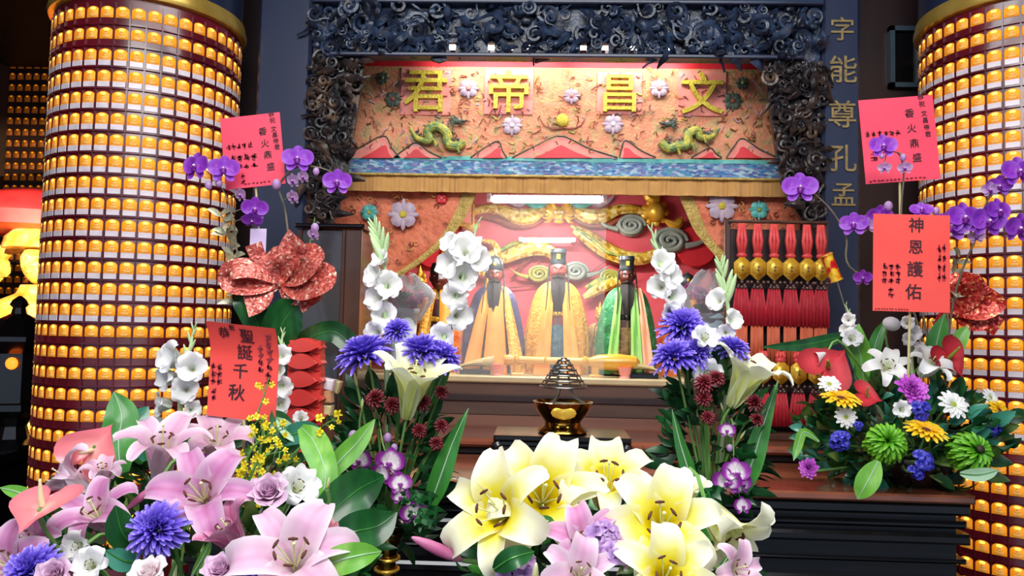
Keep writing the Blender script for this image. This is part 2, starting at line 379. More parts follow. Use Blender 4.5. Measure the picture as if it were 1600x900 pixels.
# ------------------------------------------------------------------ lamp towers
def lamp_cell(wd, ht, lab):
    """arched amber niche with a small seated figure and a bulb; origin at the niche's centre, facing -y"""
    b = B(); n = 10; r = wd*.47; h0, h1 = -ht*.48, ht*.12
    arc = [(-r, h0), (r, h0), (r, h1)]+[(r*math.cos(a), h1+ht*.34*math.sin(a)) for a in [PI*(i+1)/n for i in range(n-1)]]+[(-r, h1)]
    b.prism(arc, -.001, .004, 0)
    b.ell((0, -.001, -ht*.3), (wd*.34, .005, ht*.17), 1, n=8, k=6); b.ell((0, -.001, -ht*.08), (wd*.2, .005, ht*.14), 1, n=8, k=6); b.ell((0, -.002, ht*.1), (wd*.1, .005, ht*.09), 1, n=8, k=6)
    b.ell((0, -.001, ht*.28), (wd*.22, .003, ht*.12), 2, n=8, k=5)
    return b
def plate_cell(wd, ht): return B().box((0, 0, 0), (wd*.9, .006, ht*.46), 0, None, .001)
def lamp_tower(name, label, cx, cy, rad, rows, ncol, wd, ht, lablo, labhi, capz, z0, seed, off):
    t = thing(name, label, 'lamp tower', (cx, cy, 0), 'round towers of votive lamps')
    B().lathe([(rad*1.03, z0-.1), (rad*1.03, z0-.02), (rad, z0), (rad, capz+.01)], 80).build('drum', 'pillar_red', t)
    B().lathe([(rad, capz), (rad*1.06, capz+.004), (rad*1.075, capz+.02), (rad*1.05, capz+.055), (rad*1.05, capz+.06), (rad*.9, capz+.062)], 80).build('cornice', 'gold_plain', t)
    B().lathe([(rad*1.02, capz+.06), (rad*1.02, 3.7)], 48).build('shaft', 'navy_lacquer', t)
    B().lathe([(rad*1.1, 0), (rad*1.1, .2), (rad*1.03, .25), (rad*1.03, z0-.1)], 48).build('plinth', 'black_lacquer', t)
    rb = B()
    for i in range(len(rows)): z = rows[i]-.0452; rb.lathe([(rad, z-.0038), (rad+.008, z-.0028), (rad+.008, z+.0024), (rad, z+.003)], 80, cap=False)
    
    rb.build('shelf_bands', 'pillar_red', t)
    dv = B()
    for k in range(ncol): a = 2*PI*(k+off+.5)/ncol; dv.box((0, 0, (rows[0]+rows[-1])/2), (.0045, .012, rows[0]-rows[-1]+ht*1.6), 0, TR((math.sin(a)*rad, -math.cos(a)*rad, 0), M.Rotation(a, 3, 'Z')))
    dv.build('divider_ribs', 'pillar_red', t, False)
    cells = []
    for i, z in enumerate(rows):
        for k in range(ncol):
            a = 2*PI*(k+off)/ncol; nrm = V((math.sin(a), -math.cos(a), 0)); p = V((cx, cy, z))+nrm*rad
            d = EYE-p; cs = d.normalized().dot(nrm)
            if cs < -.25: continue
            q = CROT.transposed() @ (p-EYE); u = 800+q.x/-q.z*FPX; v = 450-q.y/-q.z*FPX
            vis = -20 < u < 1620 and -10 < v < 910
            cells.append((cs/d.length_squared if vis else -1, a, z-0, nrm, i))
    cells.sort(key=lambda c: -c[0])
    lm, pm = lamp_cell(wd, ht, 1).mesh('votive_lamp', ['amber', 'amber_figure', 'bulb']), plate_cell(wd, ht).mesh('name_plate', ['plate_white'], False)
    rest, plates = B(), B(); L, Q = lamp_cell(wd, ht, 1), plate_cell(wd, ht)
    for j, (sc, a, z, nrm, i) in enumerate(cells):
        lab = lablo <= i <= labhi
        T = TR((nrm.x*(rad+.001), nrm.y*(rad+.001), z), M.Rotation(a, 3, 'Z'))
        TP = T @ TR((0, -.002, -ht*.735))
        if j < 100:
            o = link('votive_lamp', lm, t, T)
            if lab: link('name_plate', pm, o, TR((0, -.002, -ht*.735)))
        else:
            rest.merge(L, T)
            if lab: plates.merge(Q, TP)
    o = rest.build('votive_lamps', ['amber', 'amber_figure', 'bulb'], t, auto=0); o['kind'] = 'stuff'; o['label'] = 'remaining rows of amber votive lamps around the drum'
    o = plates.build('name_plates', 'plate_white', t, False); o['kind'] = 'stuff'; o['label'] = 'remaining white name plates under the lamps'
rad = .335
YC = 2.95
# the tower's axis, from the pixel of its middle at eye height
pl_ = P(219, 430, YC); pitch = 33.0
def rows_for(px, py0, n, yface): return [P(px, py0+pitch*k, yface).z for k in range(n)]
yf = YC-rad*.93
rowsL = rows_for(160, 22, 26, yf)
lamp_tower('lamp_tower', 'tall round tower of amber votive lamps behind the pink lilies', pl_.x, YC, rad, rowsL, 40, .048, .043, 2, 14, rowsL[0]+.05, rowsL[-1]-.15, 1, .3)
pr_ = P(1597, 430, YC)
rowsR = rows_for(1585, 10, 30, yf)
lamp_tower('lamp_tower', 'tall round tower of amber votive lamps behind the mixed bouquet with green mums', pr_.x, YC, rad, rowsR, 40, .048, .043, 2, 20, P(1450, 30, YC-.1).z, rowsR[-1]-.15, 2, .1)
# ------------------------------------------------------------------ shrine niche
sxl, sxr = xl-.02, xr+.02
zc = P(883, 60, 3.1).z+.12
NB = 4.12                                             # back of the niche
sbox('wall_niche_left', (sxl-.03, 3.62, 1.75), (.05, 1.06, 2.2), 'maroon_wood')
sbox('wall_niche_right', (sxr+.03, 3.62, 1.75), (.05, 1.06, 2.2), 'maroon_wood')
sbox('wall_niche_back', (0.1, NB+.05, 1.75), (sxr-sxl+.2, .06, 2.2), 'red_wall')
sbox('ceiling_niche', ((sxl+sxr)/2, 3.64, zc+.05), (sxr-sxl+.1, 1.0, .06), 'maroon_wood')

# altar tables
T1F, T2F, BF = 2.2, 2.68, 3.42
z1, z2, z3 = P(892, 757, T1F).z, P(700, 684, T2F).z, P(890, 590, BF).z
tx = P(1526, 770, T1F).x
t = thing('altar_table', 'long low black lacquered altar table with a glossy brown top and moulded front', 'altar table', (0, T1F, 0))
b = B(); b.box((0, .235, z1-.012), (2*tx, .47, .024), 0, None, .006); b.build('tabletop', 'brown_top', t, False)
b = B()
for z, h, y, in ((z1-.042, .034, .01), (z1-.088, .022, .026), (z1-.125, .03, .012), (z1-.19, .014, .03), (z1-.25, .03, .022)): b.box((0, y+.2, z), (2*tx-.01-y*.35, .4, h), 0, None, .008)
b.build('moulding', 'black_lacquer', t, False)
b = B(); b.box((0, .26, (z1-.06)/2), (2*tx-.05, .4, z1-.06)); b.build('apron', 'black_lacquer', t, False)
for k in range(5):
    B().box((-tx+.3+k*(2*tx-.6)/4, .062, .5), ((2*tx-.6)/4-.05, .02, .5), 0, None, .008).build('front_panel', 'black_lacquer', t, False)
t = thing('altar_counter', 'higher brown altar counter with a rounded edge behind the black altar table', 'altar table', (0, T2F, 0))
cw = xr-xl
b = B(); b.box(((xl+xr)/2, .37, z2-.015), (cw-.02, .74, .03), 0, None, .01); b.build('tabletop', 'brown_top', t, False)
b = B(); b.box(((xl+xr)/2, .38, z2-.045), (cw-.04, .7, .03), 0, None, .006); b.box(((xl+xr)/2, .39, z2/2-.03), (cw-.08, .66, z2-.06)); b.build('body', 'maroon_wood', t, False)
t = thing('statue_plinth', 'long brown step with a cream ledge carrying the deity statues', 'plinth', ((xl+xr)/2, BF, z2))
hh = z3-z2
b = B(); b.box((0, .34, hh/2-.015), (cw-.04, .66, hh-.03)); b.build('body', 'brown_wood', t, False)
B().box((0, .005, hh*.42), (cw-.03, .012, .03), 0, None, .004).build('moulding', 'maroon_wood', t, False)
B().box((0, .34, hh-.015), (cw-.02, .7, .03), 0, None, .006).build('ledge', 'cream_stone', t, False)

# embroidered valance
YV = 3.27
vl, vr = P(500, 200, YV).x, P(1262, 200, YV).x
va = thing('embroidered_valance', 'orange embroidered altar valance with gold characters, dragons and a blue wave border', 'valance', ((vl+vr)/2, YV, 0))
def cloth(x0, x1, za, zb, y, amp, nf, nx=90, nz=12, th=.01, slope=0, m=0):
    b = B()
    for s in (0, th):
        vs = []
        for i in range(nx):
            for j in range(nz):
                u = i/(nx-1); q = j/(nz-1); vs.append((x0+(x1-x0)*u, y+s+amp*math.sin(u*nf*2*PI)*(.4+.6*q)-slope*q, za+(zb-za)*q))
        b.grid(vs, nx, nz, m)
    return b
zv = [P(892, y, YV).z for y in (93, 106, 247, 253, 277, 303)]
wpart(va, cloth(vl, vr, zv[0], zv[1], YV, .004, 9, slope=0)).build('heading', 'red_silk', va)
wpart(va, cloth(vl, vr, zv[1], zv[2], YV, .004, 9)).build('embroidered_panel', 'embroidery', va)
wpart(va, cloth(vl, vr, zv[2], zv[3], YV-.006, .004, 9, th=.016)).build('trim', 'teal_trim', va)
wpart(va, cloth(vl, vr, zv[3], zv[4], YV-.004, .004, 9, th=.014)).build('wave_border', 'wave_band', va)
wpart(va, cloth(vl, vr, zv[4], zv[5], YV, .006, 22, th=.012)).build('fringe', 'fringe', va)
b = B().tube([(vl, YV-.01, zv[4]), (vr, YV-.01, zv[4])], .006); wpart(va, b).build('cord', 'gold_braid', va)
PV = lambda px, py, d=.012: P(px, py, YV-d)
for ch, px, py, sz in (('君', 665, 143, 70), ('帝', 795, 143, 68), ('昌', 968, 146, 62), ('文', 1097, 146, 66)):
    p = PV(px, py, .014); b = B().merge(glyph(ch, 1, .05, .008), TR(p, None, sz*S(YV)*1.06)); wpart(va, b).build('lettering', 'yellow_thread', va)
    p2 = PV(px, py, .004); b = B().box(p2, (sz*S(YV)*1.15, .006, sz*S(YV)*1.1), 0, None, .003); wpart(va, b).build('character_ground', 'pink_cloth', va, False)
def dragon(root, pts, r, yo, m, back, head, hs, flip, P_, name='dragon'):
    """a scaly body along pixel points, with belly, crest spines, legs and a horned head"""
    w = [P_(x, y) for x, y in pts]; c = crv(w, 44); b = B()
    b.tube(c, [r*.25, r*.75, r, r*1.05, r, r*.9], 10)
    e = B(); rng = random.Random(len(pts))
    for i in range(3, 42, 2):
        p = V(c[i]); tn = (V(c[min(i+1, 43)])-V(c[i-1])).normalized(); up = V((-tn.z, 0, tn.x)); up = up if up.z > 0 else -up
        e.tube([p+up*r*.7, p+up*r*1.25+tn*r*.3, p+up*r*1.6-tn*r*.2], [r*.3, r*.2, r*.03], 5)
    for i in (12, 26, 35):
        p = V(c[i]); s = rng.choice((-1, 1)); q = p+V((s*r*1.4, -r*.5, -r*1.6)); b.tube([p, p+V((s*r, -r*.6, -r*.4)), q], [r*.5, r*.4, r*.25], 6)
        for k in (-1, 0, 1): e.tube([q, q+V((s*r*.7, -r*.3, k*r*.6))], [r*.16, r*.03], 4)
    wpart(root, b).build(name, m, root); wpart(root, e).build('crest_fringe', back, root)
    h = P_(*head); T = TR(h, None, (hs*flip, hs, hs)); g = B()
    g.ell((0, 0, 0), (.5, .3, .34), T=T); g.ell((.5, -.05, .02), (.38, .22, .17), T=T); g.ell((.45, -.05, -.25), (.32, .16, .08), T=T); g.ell((.82, -.08, .1), (.12, .14, .1), T=T)
    for z in (.1, .3): g.tube([(-.1, -.1, z), (-.5, -.1, z+.3), (-.9, -.05, z+.35)], [.1, .07, .02], 5, T=T)
    for k in range(6): a = 2.2+k*.4; g.tube([(-.3, -.05, 0), (-.3+.5*math.cos(a), -.1, .5*math.sin(a)), (-.3+.85*math.cos(a+.2), -.05, .85*math.sin(a+.2))], [.12, .09, .02], 5, T=T)
    g.tube([(.7, -.2, 0), (1.1, -.2, .25), (1.3, -.2, .1)], [.03, .02, .01], 4, T=T)
    wpart(root, g).build('dragon_head', back, root)
    g = B(); g.ell((.15, -.27, .16), .09, 0, T); g.tube([(.3, -.12, -.12), (.75, -.12, -.12)], .04, 5, 1, T); wpart(root, g).build('eye', ['plate_white', 'red_silk'], root)
PD = lambda px, py: P(px, py, YV-.022)
dragon(va, [(640, 198), (652, 216), (672, 220), (668, 205), (682, 197), (698, 208), (700, 225), (716, 228), (724, 222)], .020, .02, 'green_thread', 'dark_thread', (716, 190), .042, 1, PD)
dragon(va, [(1124, 200), (1112, 214), (1094, 214), (1090, 204), (1076, 210), (1074, 226), (1060, 228), (1044, 232), (1032, 222)], .020, .02, 'green_thread', 'dark_thread', (1044, 194), .042, -1, PD)
def motif(root, px, py, rpx, m, core, Y, n=8, name='embroidered_flower'):
    p = P(px, py, Y); r = rpx*S(Y); b = B()
    for k in range(n):
        a = 2*PI*k/n; b.ell((p.x+.55*r*math.cos(a), p.y, p.z+.55*r*math.sin(a)), (r*.45*abs(math.cos(a))+r*.2, .006, r*.45*abs(math.sin(a))+r*.2), n=8, k=5)
    b.ell((p.x, p.y-.005, p.z), (r*.28, .008, r*.28), 1, n=8, k=5); return wpart(root, b).build(name, [m, core], root)
for px, py, r, m, co in ((614, 155, 13, 'dark_thread', 'rust_thread'), (1145, 158, 14, 'dark_thread', 'rust_thread'), (800, 196, 15, 'lilac_thread', 'plate_white'), (958, 194, 15, 'lilac_thread', 'plate_white'),
                         (732, 138, 15, 'lilac_thread', 'pink_cloth'), (1030, 138, 14, 'lilac_thread', 'pink_cloth'), (893, 150, 12, 'lilac_thread', 'pink_cloth'), (598, 122, 10, 'dark_thread', 'green_thread'), (1160, 130, 10, 'dark_thread', 'green_thread')):
    motif(va, px, py, r, m, co, YV-.01)
b = B(); p = PV(879, 188); b.ell(p, (.027, .012, .03)); wpart(va, b).build('embroidered_pearl', 'yellow_thread', va)
b = B()
for s in (-1, 1):
    for pts in (((879, 200), (895, 202), (908, 196), (915, 184)), ((879, 200), (900, 200), (903, 190))): b.tube([PV(879+s*(x-879), y) for x, y in pts], [.004, .004, .002], 5)
for x, y in ((760, 185), (1000, 178), (775, 170)): b.tube(crv([PV(x-12, y+12), PV(x-4, y), PV(x+2, y+10), PV(x+8, y-6)], 10), .0025, 5)
wpart(va, b).build('embroidered_branch', 'rust_thread', va)
# mountain waves along the foot of the panel
for pk, lo, hi, top in ((600, 535, 625, 213), (650, 615, 690, 224), (778, 735, 792, 221), (876, 800, 965, 213), (978, 968, 1025, 220), (1110, 1080, 1128, 232), (1160, 1135, 1215, 217)):
    for nm, mm, k, d in (('embroidered_hill', 'pink_cloth', 1, .006), ('hill_core', 'red_silk', .55, .011)):
        b = B()
        o = [(pk+(lo-pk)*k, 247), (pk+(lo-pk)*k*.45, 247-(247-top)*k*.55), (pk-3, 247-(247-top)*k), (pk+4, 247-(247-top)*k), (pk+(hi-pk)*k*.5, 247-(247-top)*k*.45), (pk+(hi-pk)*k, 247)]
        o = [XZ(x, y, YV-d) for x, y in [q for q in crv(o, 18)]]; b.prism(o, YV-d-.004, YV-d+.004); wpart(va, b).build(nm, mm, va, False)
    ml = B(); ml.tube([P(x, y, YV-.013) for x, y in crv([(lo, 246), ((lo+pk)/2-2, 247-(247-top)*.55), (pk, top-1), ((pk+hi)/2, 247-(247-top)*.45), (hi, 246)], 16)], .003, 5); wpart(va, ml).build('hill_outline', 'dark_thread', va)
rng = random.Random(4); b = B()
for k in range(420):                                   # raised sprigs all over the panel
    p = PV(rng.uniform(560, 1205), rng.uniform(112, 240), .008); a = rng.uniform(0, 2*PI); L = rng.uniform(.01, .028); m = rng.choice((0, 0, 0, 1, 2, 3))
    q = p+V((L*math.cos(a), -.003, L*math.sin(a))); r = q+V((L*.6*math.cos(a+1.2), 0, L*.6*math.sin(a+1.2)))
    b.tube([p, q, r], [.0028, .003, .001], 5, m)
wpart(va, b).build('embroidered_sprigs', ['rust_thread', 'green_thread', 'lilac_thread', 'fringe', 'teal_trim'], va)['kind'] = 'stuff'

# drapes tied back at the sides
YD = 3.33
def drape(edge, outer, label, flowers, sgn):
    e = crv(edge, 40); t = thing('embroidered_drape', label, 'curtain', P(outer, 600, YD), 'tied back drapes inside the shrine')
    for nm, m, f0, f1, yo in (('cloth', 'embroidery_drape', 0, 1, 0),):
        b = B()
        for th in (0, .008):
            vs = []
            for ex, ey in e:
                for j in range(16): q = j/15; vs.append(P(outer+(ex-outer)*q, ey+(1-q)*(4), YD+th+.014*math.sin(q*9+ey*.01)+.004*math.sin(ey*.11)))
            b.grid(vs, 40, 16)
        wpart(t, b).build('cloth', m, t)
    b = B(); bw = crv([(26,), (24,), (26,), (34,), (20,), (14,)], 40); vs = []
    for th in (-.016, -.006):
        vs = []
        for i, (ex, ey) in enumerate(e):
            for j in range(4): q = j/3; vs.append(P(ex-sgn*bw[i][0]*(1-q)+sgn*4, ey+(1-q)*8, YD+th-.004*math.sin(PI*q)))
        b.grid(vs, 40, 4)
    wpart(t, b).build('braid', 'gold_braid', t)
    for px, py, r, m, co in flowers: motif(t, px, py, r, m, co, YD-.026)
    rng = random.Random(outer); b = B()
    for k in range(70):
        i = rng.randrange(2, 22); q = rng.uniform(.08, .8); ex, ey = e[i]; p = P(outer+(ex-outer)*q, ey, YD-.018); a = rng.uniform(0, 6.28)
        b.tube(crv([p, p+V((.015*math.cos(a), -.004, .015*math.sin(a))), p+V((.02*math.cos(a+1), -.004, .02*math.sin(a+1))), p+V((.012*math.cos(a+1.9), 0, .012*math.sin(a+1.9)))], 8), .0025, 5, rng.choice((0, 0, 1)))
    wpart(t, b).build('embroidered_scrolls', ['rust_thread', 'fringe'], t)['kind'] = 'stuff'
drape([(745, 290), (728, 330), (700, 372), (655, 410), (610, 440), (585, 470), (578, 530), (575, 610)], 500, 'orange embroidered drape with gold braid tied back beside the tall dark cabinet',
      [(630, 335, 22, 'lilac_thread', 'yellow_thread'), (577, 332, 13, 'teal_trim', 'green_thread'), (690, 310, 9, 'red_silk', 'pink_cloth')], 1)
drape([(1058, 292), (1075, 330), (1090, 362), (1120, 398), (1150, 430), (1166, 470), (1170, 530), (1172, 610)], 1250, 'orange embroidered drape with gold braid tied back behind the hanging red charms',
      [(1128, 322, 22, 'lilac_thread', 'yellow_thread'), (1186, 328, 14, 'teal_trim', 'green_thread'), (1175, 372, 9, 'red_silk', 'pink_cloth')], -1)

# ------------------------------------------------------------------ dragon relief on the niche's back wall
YR = NB+.005
re = thing('dragon_relief', 'gilded relief of dragons, swirling clouds and an orb on the red niche wall', 'relief', (.1, YR, z3))
PR = lambda px, py, d=.03: P(px, py, YR-d)
def rtube(pts, rpx, m, d=.03, name='dragon_body', n=40, k=9):
    b = B(); c = crv([PR(x, y, d) for x, y in pts], n); b.tube(c, [q*S(YR) for q in rpx] if hasattr(rpx, '__len__') else rpx*S(YR), k); return wpart(re, b).build(name, m, re)
for s in (-1, 1):
    X = lambda x: 873+s*(x-873)
    rtube([(X(890), 325), (X(915), 337), (X(940), 338), (X(965), 328), (X(990), 327), (X(1012), 334)], [4, 12, 12, 9, 7, 4], 'gold_scale', .045)
    rtube([(X(892), 338), (X(915), 351), (X(945), 352), (X(970), 343), (X(1000), 338)], [3, 5, 5, 4, 2], 'rust_thread', .03, 'dragon_belly')
    rtube([(X(900), 318), (X(918), 312), (X(936), 320), (X(952), 313), (X(960), 304)], [3, 7, 5, 4, 1], 'lilac_thread', .03, 'dragon_fin')
    rtube([(X(885), 318), (X(905), 322), (X(925), 318)], [3, 6, 2], 'teal_trim', .05, 'dragon_mane')
rtube([(898, 358), (920, 372), (945, 390), (975, 402), (1005, 404), (1030, 396), (1048, 402)], [7, 12, 13, 12, 10, 8, 5], 'gold_scale', .055)
rtube([(892, 352), (925, 374), (950, 394), (978, 400)], [2, 3, 3, 1], 'green_thread', .1, 'dragon_crest')
rtube([(905, 372), (930, 392), (960, 408), (990, 414)], [3, 5, 5, 2], 'rust_thread', .04, 'dragon_belly')
rtube([(772, 408), (790, 402), (815, 392), (840, 388), (860, 394), (868, 408)], [6, 10, 12, 12, 10, 5], 'gold_scale', .06)
rtube([(770, 398), (800, 382), (835, 374), (862, 380)], [2, 4, 4, 2], 'green_thread', .05, 'dragon_crest')
rtube([(750, 430), (760, 405), (775, 395), (770, 380), (752, 376)], [6, 9, 8, 5, 3], 'gold_scale', .06)
rtube([(912, 465), (935, 452), (960, 442), (985, 436)], [5, 9, 8, 4], 'gold_scale', .06)
rtube([(915, 450), (938, 440), (966, 430)], [3, 7, 3], 'green_thread', .05, 'dragon_crest')
for pts in (((690, 400), (700, 380), (688, 360), (700, 345)), ((665, 400), (680, 378), (695, 384)), ((1005, 300), (1018, 312), (1030, 306)), ((1040, 345), (1056, 352), (1066, 340)), ((975, 290), (1005, 293), (1022, 302), (1028, 316)), ((722, 348), (735, 356), (750, 350)), ((755, 452), (765, 440), (760, 425))):
    rtube(pts, [3, 7, 7, 3], 'gold', .05, 'gilded_flame', 16, 7)
g = B(); hp = PR(873, 335, .08); T = TR(hp, None, .115)
g.ell((0, 0, 0), (.34, .3, .36), 0, T); g.ell((0, -.26, -.12), (.2, .2, .15), 0, T); g.ell((0, -.1, -.34), (.24, .2, .1), 0, T)
for s in (-1, 1):
    g.ell((s*.1, -.44, -.1), (.07, .06, .06), 0, T); g.ell((s*.17, -.27, .12), (.14, .1, .06), 0, T); g.tube([(s*.12, -.1, .25), (s*.3, -.15, .5), (s*.42, -.1, .55)], [.08, .06, .02], 6, 0, T)
    for k in range(7): a = -.9+k*.42; g.tube([(s*.25, 0, 0), (s*(.3+.3*math.cos(a)), -.1, .45*math.sin(a)), (s*(.3+.5*math.cos(a+.2)), -.05, .62*math.sin(a+.25))], [.1, .08, .02], 5, 0, T)
    g.ell((s*.15, -.32, .05), .065, 1, T); g.tube([(s*.1, -.3, -.3), (s*.11, -.34, -.2)], [.03, .01], 5, 1, T)
wpart(re, g).build('dragon_head', ['gold', 'plate_white'], re)
def cloud(px, py, r, m, tail):
    p = PR(px, py, .05); b = B(); R = r*S(YR); pts = []
    for i in range(40): a = i/39*2.6*2*PI; q = R*(1-.9*i/39); pts.append(p+V((q*math.cos(a), -.02*i/39, q*.72*math.sin(a))))
    b.tube(pts, [R*.13, R*.17, R*.15, R*.1], 7); b.ell(p+V((0, .02, 0)), (R*1.05, .015, R*.78))
    b.tube(crv([p+V((R*.9*tail, 0, -R*.3)), p+V((R*1.7*tail, 0, -R*.1)), p+V((R*2.6*tail, 0, R*.5))], 8), [R*.2, R*.14, R*.03], 6); wpart(re, b).build('swirl_cloud', m, re)
cloud(986, 352, 22, 'grey_cloud', -1); cloud(1046, 376, 27, 'grey_cloud', 1); cloud(899, 424, 20, 'grey_cloud', 1); cloud(842, 428, 18, 'olive_cloud', -1); cloud(952, 433, 16, 'olive_cloud', 1)
b = B(); p = PR(1024, 331, .06); b.ell(p, 16*S(YR)); wpart(re, b).build('orb', 'gold', re)
b = B()
for k in range(9): a = 2*PI*k/9; b.ell(p+V((.058*math.cos(a), .02, .058*math.sin(a))), (.02, .015, .02))
wpart(re, b).build('flame_ring', 'gold', re)
p = PR(723, 335, .06); q = 17*S(YR); b = B()
for k in (0, 1):
    for s in (-1, 1): b.box((p.x+(s*q if k else 0), p.y, p.z+(0 if k else s*q)), (.012 if k else 2*q+.012, .02, 2*q+.012 if k else .012), 0, None, .003)
wpart(re, b).build('square_emblem', 'gold', re, False); b = B().box((p.x, p.y+.008, p.z), (2*q, .012, 2*q)); b.tube(crv([p+V((-q*.4, -.005, q*.3)), p+V((q*.3, -.005, q*.3)), p+V((0, -.005, 0)), p+V((q*.2, -.005, -q*.4))], 10), .006, 5, 1); wpart(re, b).build('emblem_ground', ['pink_cloth', 'gold'], re, False)
for px, py, r in ((676, 392, 27), (1088, 385, 32)):
    b = B(); p = PR(px, py, .02); b.lathe([(r*S(YR), -.012), (r*S(YR)*1.02, 0), (r*S(YR)*.95, .012)], 28, T=TR(p, (PI/2, 0, 0))); wpart(re, b).build('red_disc', 'red_silk', re)
rng = random.Random(8); b = B()
for px, py in ((818, 408), (830, 400), (838, 414), (812, 420)): b.tube(crv([PR(px-14, py+16, .02), PR(px, py+3, .03), PR(px+8, py-12, .02)], 8), [.004, .007, .002], 5)
for x0, y0, x1, y1 in ((905, 440, 945, 408), (770, 452, 835, 446), (960, 462, 1000, 466)): b.tube([PR(x0, y0, .02), PR(x1, y1, .02)], [.006, .003], 5)
wpart(re, b).build('red_flames', 'rust_thread', re)

# fluorescent tubes, and a short glowing one made for a lamp's reflection
def tube_lamp(x0, x1, y, Y, rpx, label, hang, watt, aim):
    a, c = P(x0, y, Y), P(x1, y+.6, Y); mid = (a+c)/2; t = thing('fluorescent_lamp', label, 'lamp', mid)
    r = rpx*S(Y); b = B().tube([a, a+(c-a)*.02, c-(c-a)*.02, c], [r*.6, r, r, r*.6], 14); wpart(t, b).build('tube', 'tube_light', t)
    b = B()
    for q, s in ((a, -1), (c, 1)): b.tube([q+V((s*.004, 0, 0)), q+V((s*.02, 0, 0))], r*.9, 10); b.box((q.x+s*.012, q.y+hang[0]/2, q.z+hang[1]/2+r*.4), (.02, max(.02, abs(hang[0])), max(.02, abs(hang[1]))))
    wpart(t, b).build('bracket', 'plate_white', t, False)
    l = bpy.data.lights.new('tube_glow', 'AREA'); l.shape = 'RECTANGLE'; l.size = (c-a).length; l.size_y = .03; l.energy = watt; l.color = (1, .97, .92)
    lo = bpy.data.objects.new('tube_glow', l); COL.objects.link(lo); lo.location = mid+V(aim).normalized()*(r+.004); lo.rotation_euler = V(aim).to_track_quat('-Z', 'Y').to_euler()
    return t
tube_lamp(768, 941, 311, 3.49, 6, 'large bright white fluorescent tube hung across the top of the niche', (0, zc-P(850, 311, 3.49).z), 11, (0, .35, -1))
tube_lamp(817, 893, 375, NB-.12, 3.6, 'short thin glowing tube imitating a lamp reflection in the glass above the yellow-robed statue', (.14, 0), 2, (0, -1, -.3))  # glowing tube put in for a lamp's reflection in the glass
for x0, x1 in ((690, 870), (890, 1080)): tube_lamp(x0, x1, 72, 3.13, 6, 'white tube glimpsed through the carved frieze above the '+('first two' if x0 < 700 else 'last two')+' gold characters', (0, zc-P(850, 72, 3.13).z), 1.5, (0, .8, -1))

# ------------------------------------------------------------------ statues
mat('face_brown', [(.3, '#6a2e20'), (.7, '#8a4230')], .35, scale=12)
mat('face_red', [(.3, '#9a4038'), (.7, '#b8564a')], .4, scale=12)
mat('face_dark', [(.3, '#3c1a16'), (.7, '#5a2a20')], .35, scale=12)
mat('face_gold', [(.3, '#a8782c'), (.7, '#c89a48')], .35, scale=12, metal=.3)
mat('hair_black', [(.3, '#17120f'), (.7, '#2a211c')], .5, scale=40, bump=.5, bscale=120, stretch=(4, 4, .3))
mat('cap_black', [(.3, '#20262a'), (.7, '#3a4244')], .4, scale=20)
mat('robe_gold', [(.3, '#e09428'), (.48, '#f4b848'), (.6, '#d88a20'), (.72, '#fbd070')], .45, scale=38, bump=.6, bscale=80, detail=5)
mat('silk_orange', [(.3, '#ec8a24'), (.7, '#f5a63a')], .45, scale=6, bump=.15, bscale=90)
mat('robe_purple', [(.3, '#2e2c4c'), (.55, '#46446c'), (.7, '#6c6c8c')], .4, scale=14, bump=.4)
mat('robe_green', [(.3, '#1c5a34'), (.55, '#2f8450'), (.7, '#8cc098')], .38, scale=22, bump=.4)
mat('silk_green', [(.3, '#6cae48'), (.7, '#9ccc6c')], .45, scale=8)
mat('silk_pink', [(.3, '#e8926a'), (.7, '#f0b088')], .45, scale=8)
mat('robe_blue', [(.3, '#33505c'), (.55, '#4c7480'), (.7, '#7c8c74')], .45, scale=26, bump=.5)
mat('robe_brown', [(.3, '#5a4424'), (.5, '#8a6c34'), (.7, '#a8884a')], .45, scale=26, bump=.5)
mat('robe_rust', [(.3, '#c8502a'), (.5, '#e87a34'), (.7, '#f09a48')], .45, scale=20, bump=.5)
